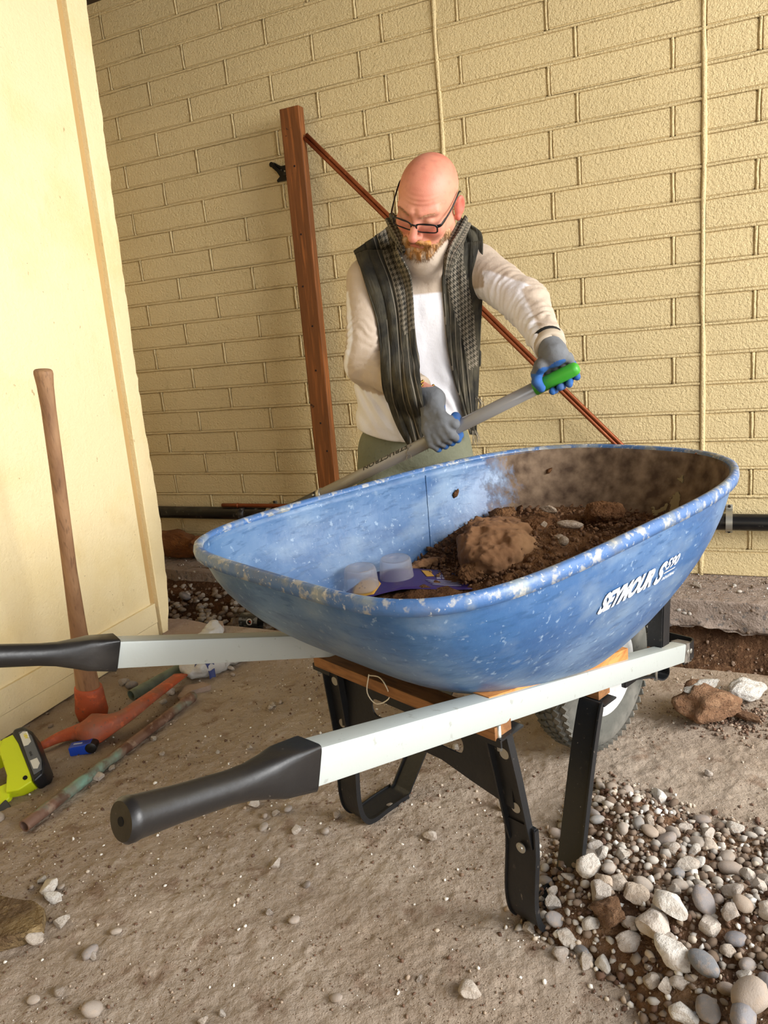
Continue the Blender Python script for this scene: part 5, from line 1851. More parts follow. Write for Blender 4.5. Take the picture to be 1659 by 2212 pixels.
def glove(name, C, ax_, W, E_, p, r, label, **kw):
    prims, fing, th, f, p = glove_prims(C, ax_, W, p, r, **kw)
    aw = (W - E_) / np.linalg.norm(W - E_)
    def sdf(P):
        d = None
        for a, b, ra, rb in prims:
            q = sd_cone(P, a, b, ra, rb); d = q if d is None else smin(d, q, .010)
        d = smin(d, sd_cone(P, W - aw * .030, W + aw * .02, .0335, .030), .014)
        for k in range(4):
            e = None
            for a, b, ra, rb in fing[3 * k:3 * k + 3]:
                q = sd_cone(P, a, b, ra, rb); e = q if e is None else smin(e, q, .003)
            d = smin(d, e, .0035)
        e = None
        for a, b, ra, rb in th:
            q = sd_cone(P, a, b, ra, rb); e = q if e is None else smin(e, q, .006)
        d = smin(d, e, .007)
        d = np.where(np.linalg.norm(P - (W - aw * .030), axis=-1) < .045, smax(d, -((P - (W - aw * .030)) @ aw), .002), d)
        return d + .0009 * fbm(P, 70, 2, 131)
    V, F = surfnet(sdf, C - .135, C + .135, .0027)
    V = refine(sdf, V)
    fd = np.min([sd_cone(V, a, b, ra, rb) for i_, (a, b, ra, rb) in enumerate(fing) if i_ % 3 >= 1], axis=0)
    td = np.min([sd_cone(V, a, b, ra, rb) for (a, b, ra, rb) in th[1:]], axis=0)
    palm = ((V - C) @ p) < (r + .004)
    blue = (fd < .002) | (td < .0015) | (palm & (np.linalg.norm(V - C, axis=1) < .085))
    n_ = fbm(V, 60, 2, 133) * .15
    cg = np.where(blue[:, None], np.array(srgb('#2a5c9c')), np.array(srgb('#6d6f72')))
    cg = cg * (1 + n_[:, None] * .6)
    dk_ = np.clip(fbm(V, 25, 3, 135) - .1, 0, 1)[:, None] * .5
    cg = cg * (1 - dk_) + np.array(srgb('#5a544c')) * dk_
    o = mesh_from(name, V - MO, F, glove_m, man, smooth=True, col=np.clip(cg, 0, 1))
    o['label'] = label
    return o


glove_m = M('knit glove', '#ffffff', .75, vcol=True, bump=((900, .0005), (300, .0004)))
TD = (TB - TA) / np.linalg.norm(TB - TA)            # towards the blade
kR = .314; CR = TA + (TB - TA) * kR
glove('glove', CR, TD, wrR, elR, np.array([.15, -1.0, .25]), .0165, 'grey knit glove with blue palm on the lower hand')
CL = TA + TD * .030
glove('glove', CL, -TD, wrL, elL, np.array([.15, .30, .95]), .0175, 'grey and blue glove holding the green grip end', curl=(10, 70, 125, 185), lens=(1.0, 1.0, .85, .62), thumb=(-30, -85, -125))
aw = (wrL - elL) / np.linalg.norm(wrL - elL)
b_ = MB(); b_.tube([Vector(wrL - aw * q - MO) for q in (.050, .046, .026, .022)], [.038, .0440, .0425, .035], n=26); b_.build('glove_cuff', M('black knit cuff', '#17191b', .85), man, smooth=True)
# bracelets on the bare wrist
brass = M('twisted brass', '#b08a45', .3, metal=.9, bump=((400, .0008),))
aw = (wrR - elR) / np.linalg.norm(wrR - elR)
for q, t0, t1 in ((.030, -2.6, .9), (.018, -2.2, 1.4)):
    c = wrR - aw * q; u_ = np.cross(aw, [0, 0, 1.]); u_ /= np.linalg.norm(u_); v_ = np.cross(aw, u_)
    b_ = MB(); n_ = 40
    arc = [Vector(c + (u_ * math.cos(t) + v_ * math.sin(t)) * .0335 - MO) for t in np.linspace(t0 + 1.2, t1 + 2.4, n_)]
    b_.tube(arc, [.0026 + .0007 * math.sin(i_ * 1.6) for i_ in range(n_)], n=10)
    for e in (arc[0], arc[-1]):
        b_.tube([e + Vector((0, 0, -.0042)), e + Vector((0, 0, -.003)), e, e + Vector((0, 0, .003)), e + Vector((0, 0, .0042))], [.001, .0035, .0046, .0035, .001], n=10)
    b_.build('bracelet', brass, man, smooth=True)

# ---- scarf
scarf_m = M('dark scarf cloth', '#2e2f2b', .9, coord='uv', bump=((700, .0010), (34, .010, (3, .5, 1), 5)))


def scarf_pattern(N, L, cur, b):
    tc = N.new('ShaderNodeTexCoord'); sp = N.new('ShaderNodeSeparateXYZ'); L.new(tc.outputs['UV'], sp.inputs[0])
    at = N.new('ShaderNodeAttribute'); at.attribute_name = 'band'
    def math_(op, a, bb=None, c=None):
        m_ = N.new('ShaderNodeMath'); m_.operation = op
        for i_, v in enumerate((a, bb, c)):
            if v is None: continue
            if isinstance(v, (int, float)): m_.inputs[i_].default_value = v
            else: L.new(v, m_.inputs[i_])
        return m_.outputs[0]
    # houndstooth from UV in metres
    k = 1 / .0150
    u = math_('MULTIPLY', sp.outputs['X'], k); v = math_('MULTIPLY', sp.outputs['Y'], k)
    a = math_('GREATER_THAN', math_('FRACT', u), .5); c = math_('GREATER_THAN', math_('FRACT', v), .5)
    both = math_('MULTIPLY', a, c); none = math_('MULTIPLY', math_('SUBTRACT', 1.0, a), math_('SUBTRACT', 1.0, c))
    diag = math_('GREATER_THAN', math_('FRACT', math_('MULTIPLY', math_('ADD', u, v), 2.0)), .5)
    mixz = math_('MULTIPLY', math_('SUBTRACT', math_('SUBTRACT', 1.0, both), none), diag)
    hs = math_('ADD', none, mixz)
    # thin pale lines in the plain border
    ln = math_('GREATER_THAN', math_('FRACT', math_('MULTIPLY', sp.outputs['X'], 1 / .021)), .88)
    isb = math_('GREATER_THAN', at.outputs['Fac'], .75)
    isl = math_('MULTIPLY', math_('GREATER_THAN', at.outputs['Fac'], .35), math_('SUBTRACT', 1.0, isb))
    f = math_('ADD', math_('MULTIPLY', hs, isb), math_('MULTIPLY', ln, isl))
    n1 = N.new('ShaderNodeTexNoise'); n1.inputs['Scale'].default_value = 18; n1.inputs['Detail'].default_value = 5; L.new(tc.outputs['UV'], n1.inputs['Vector'])
    cr = N.new('ShaderNodeValToRGB'); cr.color_ramp.elements[0].color = (*srgb('#24221c'), 1); cr.color_ramp.elements[1].color = (*srgb('#4f4939'), 1)
    cr.color_ramp.elements[0].position = .38; cr.color_ramp.elements[1].position = .72
    L.new(n1.outputs['Fac'], cr.inputs[0])
    mx = N.new('ShaderNodeMix'); mx.data_type = 'RGBA'
    L.new(math_('MULTIPLY', f, .85), mx.inputs['Factor']); L.new(cr.outputs[0], mx.inputs['A']); mx.inputs['B'].default_value = (*srgb('#857b6b'), 1)
    return mx.outputs['Result']


add_color_layer(scarf_m, scarf_pattern)


def front_y(X, Z):
    """y of the clothed front at these x, z: march from the camera side"""
    Y = np.full(X.shape, 2.02)
    for _ in range(70):
        P = np.stack([X, Y, Z], -1)
        Y = Y + np.clip(shirt_torso(P), .0, .02) * .8
    return Y


def shirt_torso(P):
    d = sd_ell(P, (.178, 2.405, 1.03), (.178, .128, .165))
    d = smin(d, sd_ell(P, (.135, 2.405, .83), (.186, .152, .205)), .06)
    d = smin(d, sd_ell(P, (.124, 2.425, .69), (.186, .145, .16)), .05)
    d = smin(d, sd_cone(P, (.035, 2.372, 1.135), (.34, 2.378, 1.14), .076, .076), .05)
    d = smin(d, sd_cone(P, (.20, 2.365, 1.165), (.183, 2.252, 1.207), .080, .075), .03)
    d = smin(d, sd_cone(P, shR, elR, .060, .04), .03)
    d = smin(d, sd_cone(P, elR, wrR - (wrR - elR) * .12, .058, .050), .03)
    return d


def strip_cloth(name, outer, inner, n, m, folds, seed, bandfn, tail=.0):
    O = spline([see(a, b, 2.24) for a, b in outer], n); I = spline([see(a, b, 2.24) for a, b in inner], n)
    u = np.linspace(0, 1, m)
    X = O[:, None, 0] * (1 - u) + I[:, None, 0] * u; Z = O[:, None, 2] * (1 - u) + I[:, None, 2] * u
    Y = front_y(X.ravel(), Z.ravel()).reshape(X.shape)
    # cloth does not dip into hollows
    Ys = Y.copy()
    for _ in range(6):
        Ys = np.minimum(Y, (np.roll(Ys, 1, 0) + np.roll(Ys, -1, 0) + Ys * 2) / 4)
    for _ in range(26):
        Pd = np.pad(Ys, ((1, 1), (0, 0)), mode='edge')
        Ys = np.minimum((Pd[:-2] + Pd[2:] + Ys * 2) / 4, Y)
    Ys = np.minimum(Ys, 2.47)
    tt_ = np.linspace(0, 1, n)[:, None]
    S = np.stack([X * 9, Z * 2.2, X * 0 + seed], -1)
    fold = .011 * np.abs(np.sin((u[None] * folds + .5 * vnoise(S, 1.0, seed)) * math.pi)) ** .8 + .006 * vnoise(np.stack([X * 40, Z * 9, X * 0], -1), 1, seed + 3)
    Ys = Ys - .010 - fold - tail * tt_ ** 3
    # correct x,z so that the outline keeps its place although the cloth lies nearer or farther
    k = Ys / 2.24
    X2 = X * k; Z2 = .9958 + (Z - .9958) * k
    L_ = np.cumsum(np.r_[0, np.linalg.norm(np.diff((O + I) / 2, axis=0), axis=1)])
    Wd = np.linalg.norm(O - I, axis=1)
    uv = np.stack([(u[None] - .5) * (Wd[:, None] * 1.35), L_[:, None] + 0 * X], -1).reshape(-1, 2)
    V = np.stack([X2, Ys, Z2], -1).reshape(-1, 3) - MO
    i = np.arange(n - 1)[:, None] * m + np.arange(m - 1)[None]
    F = np.stack([i, i + m, i + m + 1, i + 1], -1).reshape(-1, 4)
    o = mesh_from(name, V, F, scarf_m, man, smooth=True, uv=uv)
    band = bandfn(tt_ + 0 * X, u[None] + 0 * X)
    a = o.data.attributes.new('band', 'FLOAT', 'POINT'); a.data.foreach_set('value', band.astype(np.float32).ravel())
    sd = o.modifiers.new('thick', 'SOLIDIFY'); sd.thickness = .005; sd.offset = 1
    return o


s1 = strip_cloth('scarf', [(766, 541), (777, 575), (792, 625), (812, 690), (820, 750), (824, 820), (838, 872), (858, 922), (884, 966)],
                 [(846, 484), (862, 540), (886, 590), (893, 645), (896, 700), (903, 770), (910, 845), (918, 905), (914, 950)], 150, 52, 3.4, 3,
                 lambda t, u: np.where((u > .62 + .25 * np.clip((t - .45) / .2, 0, 1)) & (t < .52), .9, np.where((u > .45) | (np.abs(u - .25) < .08) & (t > .4), .5, .2)), tail=.03)
s1['label'] = 'dark scarf with a houndstooth band and frayed ends'
s2 = strip_cloth('scarf', [(1016, 487), (1041, 505), (1043, 560), (1043, 630), (1039, 710), (1036, 790), (1033, 860), (1031, 905), (1029, 940)],
                 [(978, 520), (962, 560), (957, 610), (962, 680), (970, 750), (984, 820), (998, 868), (1008, 905), (1018, 938)], 150, 44, 3.0, 9,
                 lambda t, u: np.where((u > .50 - .45 * np.clip((t - .2) / .4, 0, 1)) & (u < .95 - .5 * np.clip((t - .25) / .35, 0, 1)) & (t < .62), .9, np.where((t > .3) & (u > .3), .5, .2)), tail=.02)
# roll round the neck
path = spline([see(872, 545, 2.18), see(858, 505, 2.24), see(848, 478, 2.32), np.array([.14, 2.42, 1.245]), np.array([.22, 2.445, 1.262]), np.array([.30, 2.42, 1.25]), see(1002, 484, 2.34), see(992, 512, 2.27), see(975, 552, 2.20), see(964, 600, 2.20)], 70)
b_ = MB(); rings = []; uvs = []; Ls = np.cumsum(np.r_[0, np.linalg.norm(np.diff(path, axis=0), axis=1)])
for i_, q in enumerate(path):
    tg = path[min(i_ + 1, 69)] - path[max(i_ - 1, 0)]; tg /= np.linalg.norm(tg)
    o_ = q - np.array([.21, 2.33, q[2]]); o_ -= tg * (o_ @ tg); o_ /= np.linalg.norm(o_); z_ = np.cross(tg, o_)
    tp = min(1, min(i_, 69 - i_) / 14 + .25)
    ring = []
    for t in np.linspace(0, 2 * math.pi, 33)[:-1]:
        rr_ = .017 * tp * (1 + .22 * math.sin(5 * t + .05 * i_) + .12 * math.sin(9 * t - .1 * i_))
        ring.append(Vector(q + o_ * rr_ * math.cos(t) + z_ * rr_ * 1.25 * math.sin(t) - MO)); uvs.append((t / 6.28 * .14, Ls[i_]))
    rings.append(ring)
b_.rings(rings, cap=False)
o = mesh_from('scarf', np.array([v[:] for v in b_.V]), b_.F, scarf_m, man, smooth=True, uv=np.array(uvs))
a = o.data.attributes.new('band', 'FLOAT', 'POINT'); a.data.foreach_set('value', [.9] * len(o.data.vertices))
# tassels and frayed threads
thr = M('frayed threads', '#8f8574', .9)
b_ = MB(); random.seed(5)
for (a, b, Y) in ((884, 966, 2.13), (912, 950, 2.14), (1025, 935, 2.16), (1008, 905, 2.15), (1033, 860, 2.2)):
    c = see(a, b, Y)
    for k in range(9):
        p0 = Vector(c + np.array([random.uniform(-.008, .008), random.uniform(-.006, .006), random.uniform(-.004, .008)]) - MO)
        L_ = random.uniform(.02, .045)
        p2 = p0 + Vector((random.uniform(-.012, .012), random.uniform(-.008, .004), -L_)); p1 = (p0 + p2) / 2 + Vector((random.uniform(-.005, .005), 0, 0))
        b_.tube([p0, p1, p2], [.0011, .0011, .0005], n=5)
b_.build('scarf_fringe', thr, man, smooth=True)['kind'] = 'stuff'


# ---- beard and brows
def beard_sdf(q):
    x = np.abs(q[:, 0]); S = q.copy(); S[:, 0] = x
    d = smin(sd_cone(S, (.056, .034, -.066), (.020, .076, -.100), .0145, .021), sd_cone(S, (.060, .020, -.045), (.056, .034, -.066), .009, .0145), .01)
    d = smin(d, sd_ell(q, (0, .084, -.106), (.032, .026, .027)), .015)
    d = smin(d, sd_cone(S, (.006, .104, -.0535), (.030, .090, -.066), .0062, .0070), .006)
    d = smin(d, sd_cone(S, (.030, .089, -.066), (.027, .086, -.098), .0075, .0130), .008)
    d = smin(d, sd_ell(q, (0, .096, -.088), (.010, .009, .008)), .006)
    return d + .0022 * fbm(S * np.array([1, 1, .3]), 160, 2, 141)


V, F = surfnet(beard_sdf, (-.085, .0, -.16), (.085, .13, -.035), .0022)
nrm = grad(beard_sdf, V)
def beard_col(q):
    n1 = fbm(q * np.array([1, 1, .25]), 90, 2, 143)
    wh = np.clip(1.1 - np.abs(q[:, 0]) / .020 - np.abs(q[:, 2] + .125) / .03, 0, 1) * .6 + .55 * np.clip(n1 + .1, 0, 1)
    wh = wh + .5 * (np.abs(np.abs(q[:, 0]) - .022) < .006) * (q[:, 2] < -.085)
    c = np.tile(np.array(srgb('#b98145')), (len(q), 1))
    c = blend(c, wh, '#e3d8c4'); c = blend(c, np.clip(fbm(q, 60, 2, 147) - .1, 0, 1) * .8, '#cf8f35')
    return blend(c, np.clip((np.abs(q[:, 0]) - .035) / .03, 0, 1) * .6, '#d0ac85')


hair_m = M('beard hair', '#c79a5a', .6, vcol=True)
beard = mesh_from('beard', (HO + (V * HS) @ HR.T) - MO, F, hair_m, man, smooth=True, col=beard_col(V) * .8)
beard['label'] = 'short ginger beard streaked with white'
r2 = np.random.default_rng(21)
idx = r2.integers(0, len(V), 5200); idx = idx[nrm[idx, 1] > -.35]
SV, SF, SC_ = [], [], []
root = V[idx]; nn_ = nrm[idx]
for j in range(len(idx)):
    p0 = root[j] - nn_[j] * .001
    down = np.array([root[j][0] * 4, .25, -1.0]); down /= np.linalg.norm(down)
    dirn = nn_[j] * .45 + down * .85 + r2.normal(size=3) * .22; dirn /= np.linalg.norm(dirn)
    L_ = r2.uniform(.006, .011) * (1.3 if root[j][2] < -.105 else 1)
    p1 = p0 + dirn * L_; side = np.cross(dirn, nn_[j] + .01); side /= np.linalg.norm(side) + 1e-9; w = .00055
    b0 = len(SV); SV += [p0 - side * w, p0 + side * w, p1, p0 + nn_[j] * w * 1.6]
    SF += [(b0, b0 + 1, b0 + 2), (b0 + 1, b0 + 3, b0 + 2), (b0 + 3, b0, b0 + 2)]
    SC_ += [j] * 4
SV = np.array(SV); cj = beard_col(root) * (1 + r2.uniform(-.25, .3, len(idx)))[:, None]
o = mesh_from('beard_hairs', (HO + (SV * HS) @ HR.T) - MO, np.array(SF), hair_m, beard, col=np.clip(cj[np.array(SC_)], 0, 1)); o['kind'] = 'stuff'
SV, SF, SC_ = [], [], []
for sg in (-1, 1):
    for j in range(80):
        t = r2.uniform(0, 1); p0 = np.array([sg * (.014 + .034 * t), .0985 - .017 * t ** 1.5, .019 + .007 * math.sin(t * 2.2) + r2.uniform(-.003, .003)])
        for _ in range(12):
            dv = head_sdf(p0[None])[0]; p0 = p0 - grad(head_sdf, p0[None])[0] * dv
        dirn = np.array([sg * .8, .35, .1 + r2.uniform(-.4, .4)]); dirn /= np.linalg.norm(dirn); p1 = p0 + dirn * r2.uniform(.005, .009)
        w = .0005; b0 = len(SV); SV += [p0 + [0, 0, -w], p0 + [0, 0, w], p1, p0 + [0, w * 2, 0]]; SF += [(b0, b0 + 1, b0 + 2), (b0 + 1, b0 + 3, b0 + 2), (b0 + 3, b0, b0 + 2)]
o = mesh_from('eyebrows', (HO + (np.array(SV) * HS) @ HR.T) - MO, np.array(SF), M('brow hair', '#b98a66', .6), man); o['kind'] = 'stuff'

# ---- glasses
gl = bpy.data.objects.new('glasses', None); COL.objects.link(gl); gl.parent = man
blackp = M('black acetate', '#0d0d10', .3)
lens_m = M('clear lens', '#f7f2f2', .03, trans=1.0, ior=1.05, alpha=.18)
def hv(p): return Vector(hw(p) - MO)
for sg in (-1, 1):
    c = np.array([sg * .0335, .1035, -.006]); ex = np.array([1, -sg * .20, .0]); ez = np.array([0, .12, 1.0])
    pts = []
    for t in np.linspace(0, 2 * math.pi, 49)[:-1]:
        cx = math.copysign(abs(math.cos(t)) ** .42, math.cos(t)) * .0265; cz = math.copysign(abs(math.sin(t)) ** .5, math.sin(t)) * .0135
        pts.append(c + ex * cx + ez * cz)
    b_ = MB(); rings = []
    for i_ in range(48):
        P0 = pts[i_]; o_ = P0 - c; o_ /= np.linalg.norm(o_); f_ = np.array([0, 1, 0])
        th_ = .0022 if o_[2] < .3 else .0032
        rings.append([hv(P0 + o_ * th_ * math.cos(a) + f_ * .0019 * math.sin(a)) for a in np.linspace(0, 2 * math.pi, 9)[:-1]])
    b_.rings(rings, closed=True); b_.build('rim', blackp, gl, smooth=True)
    b_ = MB(); b_.add([hv(q + np.array([0, .0004, 0])) for q in pts] + [hv(q - np.array([0, .0004, 0])) for q in pts], [tuple(range(48)), tuple(range(48, 96))[::-1]] + [(i_, (i_ + 1) % 48, 48 + (i_ + 1) % 48, 48 + i_) for i_ in range(48)])
    b_.build('lens', lens_m, gl)
    tp = [(sg * .060, .0985, .003), (sg * .0665, .094, .004), (sg * .070, .084, .005), (sg * .077, .045, .013), (sg * .080, .010, .024), (sg * .0805, -.010, .028), (sg * .080, -.024, .020)]
    b_ = MB(); P_ = spline(tp, 30); rings = []
    for i_, q in enumerate(P_):
        hh_ = .0052 if i_ < 12 else .0030
        rings.append([hv(q + np.array([math.cos(a) * .0020, 0, math.sin(a) * hh_])) for a in np.linspace(0, 2 * math.pi, 9)[:-1]])
    b_.rings(rings); b_.build('temple', blackp, gl, smooth=True)
b_ = MB(); b_.tube([hv(q) for q in spline([(-.0085, .108, .001), (-.004, .1115, .003), (.004, .1115, .003), (.0085, .108, .001)], 12)], .0023, n=8); b_.build('bridge', blackp, gl, smooth=True)

# ---------------------------------------------------------------- long handled shovel in his hands
tool = empty('shovel', Vector(TA), 0, 'long grey fibreglass handled shovel with a green grip end held by the man', 'shovel')
TDv = Vector(TD); Lt = float(np.linalg.norm(TB - TA))
fib = M('grey fibreglass', '#8f8c89', .22, coat=.4, layers=((40, .66, .7, '#8d8780', .4),))
grn = M('green grip', '#3f9b2f', .4)
sock = M('dark steel socket', '#3d3c3a', .38, metal=.6, layers=((30, .5, .66, '#6c6862', .5),))
def tubeT(name, spec, mat, n=28, par=None):
    b_ = MB(); b_.tube([TDv * t for t, r in spec], [r for t, r in spec], n=n); return b_.build(name, mat, par or tool, smooth=True)
kc = .682 * Lt
tubeT('handle', [(.07, .0160), (.071, .0178), (.30, .0184), (.60, .0186), (kc, .0186)], fib)
tubeT('end_grip', [(-.020, .002), (-.019, .010), (-.014, .0155), (-.006, .0178), (.05, .0186), (.105, .0192), (.106, .0178)], grn)
tubeT('collar', [(kc - .006, .0190), (kc - .006, .0208), (kc + .010, .0208), (kc + .010, .0190)], zinc)
tubeT('socket', [(kc + .01, .0200), (kc + .03, .0200), (kc + .10, .0205), (kc + .19, .022), (kc + .22, .020)], sock)
b_ = MB(); q = TDv * (kc + .018); s_ = TDv.cross(Vector((0, 0, 1))).normalized(); u2 = s_.cross(TDv); 
side_c = (s_ * (-1 if s_.y > 0 else 1) * .8 + u2 * .5).normalized()
b_.tube([q + side_c * .018, q + side_c * .0225], [.0042, .0036], n=12); b_.build('rivet', zinc, tool, smooth=True)
# round point blade
b_ = MB(); nb = 16
gridV = []; 
for i_, t in enumerate(np.linspace(0, 1, 18)):
    w = .105 * (1 - .10 * t) if t < .55 else .105 * .945 * math.sqrt(max(0, 1 - ((t - .55) / .46) ** 2))
    for j in range(nb):
        v = (j / (nb - 1) - .5) * 2
        gridV.append(TDv * (kc + .20 + .28 * t) + s_ * w * v + u2 * (.028 * v * v - .012 - .02 * t * t + .01 * math.exp(-(v / .2) ** 2) * (1 - t)))
Fb = [(i_ * nb + j, i_ * nb + j + 1, (i_ + 1) * nb + j + 1, (i_ + 1) * nb + j) for i_ in range(17) for j in range(nb - 1)]
o = mesh_from('blade', np.array([v[:] for v in gridV]), Fb, sock, tool, smooth=True)
md = o.modifiers.new('t', 'SOLIDIFY'); md.thickness = .003
# black printing on the handle, reading up the shaft from below
me_ = text_mesh('STRUCTRON', .022, 0, .0006, 1.05)
bm = bmesh.new(); bm.from_mesh(me_); bmesh.ops.triangulate(bm, faces=bm.faces)
bmesh.ops.subdivide_edges(bm, edges=[e for e in bm.edges if e.calc_length() > .004], cuts=1)
wmax = max(v.co.x for v in bm.verts)
tc_ = (CAMP - Vector(TA)).normalized(); tc_ = (tc_ - TDv * tc_.dot(TDv)).normalized(); up_side = (tc_ * .62 + u2 * .78).normalized(); tan = up_side.cross(TDv)
for v in bm.verts:
    ang = (v.co.y - .008) / .019; along = .405 * Lt + v.co.x / wmax * .165
    v.co = TDv * along + (up_side * math.cos(ang) + tan * math.sin(ang)) * .01895
bm.to_mesh(me_); bm.free()
link_mesh('lettering', me_, M('black print', '#121212', .5), tool)
# ---------------------------------------------------------------- load in the tray: soil, lumps, package (wheelbarrow local coordinates -> world)
WBM = Matrix.Translation(WBL) @ Matrix.Rotation(WBR, 4, 'Z')


def level(s, t):
    s = np.asarray(s, float); t = np.asarray(t, float)
    k = np.clip((s + .36) / .34, 0, 1); k = k * k * (3 - 2 * k)
    return .475 + .055 * k - .02 * np.clip((-s - .45) / .2, 0, 1) + .020 * np.exp(-(((s + .20) / .13) ** 2 + ((t - .02) / .12) ** 2))


NT, NQ = 140, 60
edge = []
for k in range(NT):
    th = 2 * math.pi * k / NT
    lo, hi = 0.0, 1.0
    for _ in range(20):
        v = (lo + hi) / 2; p = tray_pt(th, v, .006)
        if p.z < float(level(p.x, p.y)): lo = v
        else: hi = v
    edge.append(tray_pt(th, v, .004))
E_ = np.array([e[:] for e in edge])
qs = np.linspace(0, 1, NQ)[:, None]
C0 = np.array([-.28, 0.0])
X = C0[0] + (E_[None, :, 0] - C0[0]) * qs; Y = C0[1] + (E_[None, :, 1] - C0[1]) * qs
rough = 1 + 1.2 * np.clip((X + .30) / .1, 0, 1)
Pn = to3(X, Y)
Z = level(X, Y) + (.010 * fbm(Pn, 14, 4, 151) * rough + .005 * fbm(Pn, 60, 2, 152)) * (1 - qs ** 6)
V = np.stack([X, Y, Z], -1).reshape(-1, 3)
i = np.arange(NQ - 1)[:, None] * NT + np.arange(NT)[None]; j = np.arange(NQ - 1)[:, None] * NT + (np.arange(NT)[None] + 1) % NT
F = np.stack([i, i + NT, j + NT, j], -1).reshape(-1, 4)
soil_m = M('moist brown soil', '#5d3f28', .95, layers=((9, .45, .62, '#7d5a3c', .7), (60, .55, .66, '#3a2516', .7), (200, .62, .7, '#9b7b5c', .5)), bump=((50, .008), (200, .003)), spec=.15)
soil = mesh_from('soil_load', V, F, soil_m, None, smooth=True)
soil.matrix_world = WBM
tag(soil, 'brown soil load heaped in the blue wheelbarrow tray', 'soil', kind='stuff')
n = 7000
th_i = rng.integers(0, NT, n); q_ = np.sqrt(rng.random(n)) * .97
x = C0[0] + (E_[th_i, 0] - C0[0]) * q_; y = C0[1] + (E_[th_i, 1] - C0[1]) * q_
kp = (x > -.36 + .05 * rng.random(n)); x, y = x[kp], y[kp]
s_ = .0015 + .0060 * rng.random(len(x)) ** 4
o = crumbs('soil_crumbs', np.stack([x, y, level(x, y) + .008 + s_ * .2], -1), s_, M('crumbling soil', '#5f4129', .97, layers=((80, .5, .62, '#8a6749', .8), (200, .55, .66, '#38251a', .7))), None, parent=soil)

lump_m = M('light brown earth lump', '#7c583a', .95, coord='obj', layers=((3, .46, .62, '#96734f', .7), (9, .52, .64, '#6a482c', .7)), bump=((4, .012), (16, .006), (50, .002)))


def lump(name, c, size, seed, mat, label, sc=(1, 1, 1), rz=0.0, cat='clod'):
    f = lambda q: sd_ell(q, (0, 0, 0), np.array([1.15, .85, .7]) * size * np.array(sc)) + size * (.22 * fbm(q / size, 1.1, 4, seed) + .07 * np.abs(fbm(q / size, 3.2, 3, seed + 7)) + .035 * fbm(q / size, 11, 3, seed + 9))
    L_ = 1.7 * size * max(sc)
    V, F = surfnet(f, (-L_, -L_, -L_), (L_, L_, L_), L_ / 46)
    o = mesh_from(name, V, F, mat, None, smooth=True)
    o.matrix_world = WBM @ Matrix.Translation(c) @ Matrix.Rotation(rz, 4, 'Z')
    return tag(o, label, cat)


lump('earth_clod', (-.195, .110, .512), .094, 171, lump_m, 'large light brown earth lump on top of the load in the tray', (1.3, 1.1, .95), .5)
lump('earth_clod', (-.060, .095, .535), .042, 173, soil_m, 'dark crumbly earth lump behind the large lump in the tray', (1.3, 1, .7), .2)
lump('earth_clod', (-.300, .225, .492), .020, 175, lump_m, 'small flat clod left of the large lump in the tray', (2.1, .8, .7), -.1)
lump('earth_clod', (-.295, .085, .497), .036, 177, soil_m, 'dark soil clump in front of the large lump in the tray', (1.2, 1, .8), .1)
lump('earth_clod', (-.03, .22, .535), .030, 179, soil_m, 'dark clod against the far inner side of the tray', (1.2, 1, .9), .1)
lump('earth_clod', (.03, -.02, .560), .036, 181, soil_m, 'dark clod against the front inner side of the tray', (1.2, 1.2, .9), .1)
grime = M('soiled stone', '#8a7864', .85, coord='obj', layers=((2, .45, .62, '#a79a8a', .6), (7, .5, .64, '#5d4632', .7)), bump=((4, .002),))


def tstone(me0, c, size, label, sc=(1, 1, 1), rot=(0, 0, 0)):
    me = me0.copy(); me.materials.clear(); me.materials.append(grime)
    o = bpy.data.objects.new('stone', me); COL.objects.link(o)
    o.matrix_world = WBM @ Matrix.Translation(c) @ Matrix.Rotation(rot[2], 4, 'Z') @ Matrix.Rotation(rot[1], 4, 'Y') @ Matrix.Diagonal((size * sc[0], size * sc[1], size * sc[2], 1))
    return tag(o, label, 'stone')


tstone(ANG[0], (-.040, .078, .572), .019, 'long pale stone highest on the load in the tray', (1.4, .8, .7), (0, .35, -.7))
tstone(RND[1], (-.085, -.005, .556), .019, 'flat grey stone right of the long pale one in the tray', (1.35, 1, .8), (0, .2, -.6))
tstone(RND[2], (-.185, -.055, .553), .014, 'round tan pebble near the rim in the tray', (1, 1, 1.1), (0, 0, .4))
tstone(ANG[3], (-.125, .035, .562), .010, 'small white stone beside the large lump in the tray', (1, 1, .8), (0, 0, .4))
tstone(ANG[5], (-.150, -.020, .548), .010, 'small pale chip between two pebbles in the tray', (1, 1, .8), (0, 0, .9))

# package: printed card and two clear plastic cups
pkg = bpy.data.objects.new('package', None); COL.objects.link(pkg)
pkg.matrix_world = WBM @ Matrix.Translation((-.43, .215, .487)) @ Matrix.Rotation(math.radians(-42), 4, 'Z') @ Matrix.Rotation(math.radians(3), 4, 'X')
tag(pkg, 'torn purple and yellow blister package with two clear plastic domes, lying in the tray', 'package')
purple = M('purple card', '#35245e', .5, layers=((40, .6, .7, '#5a4a50', .4),)); yel = M('ochre yellow card', '#b98a2e', .5); whc = M('white card', '#dfe0e4', .5)
dome_m = M('clear blister plastic', '#e9e6ea', .12, trans=.75, ior=1.2, alpha=.42)


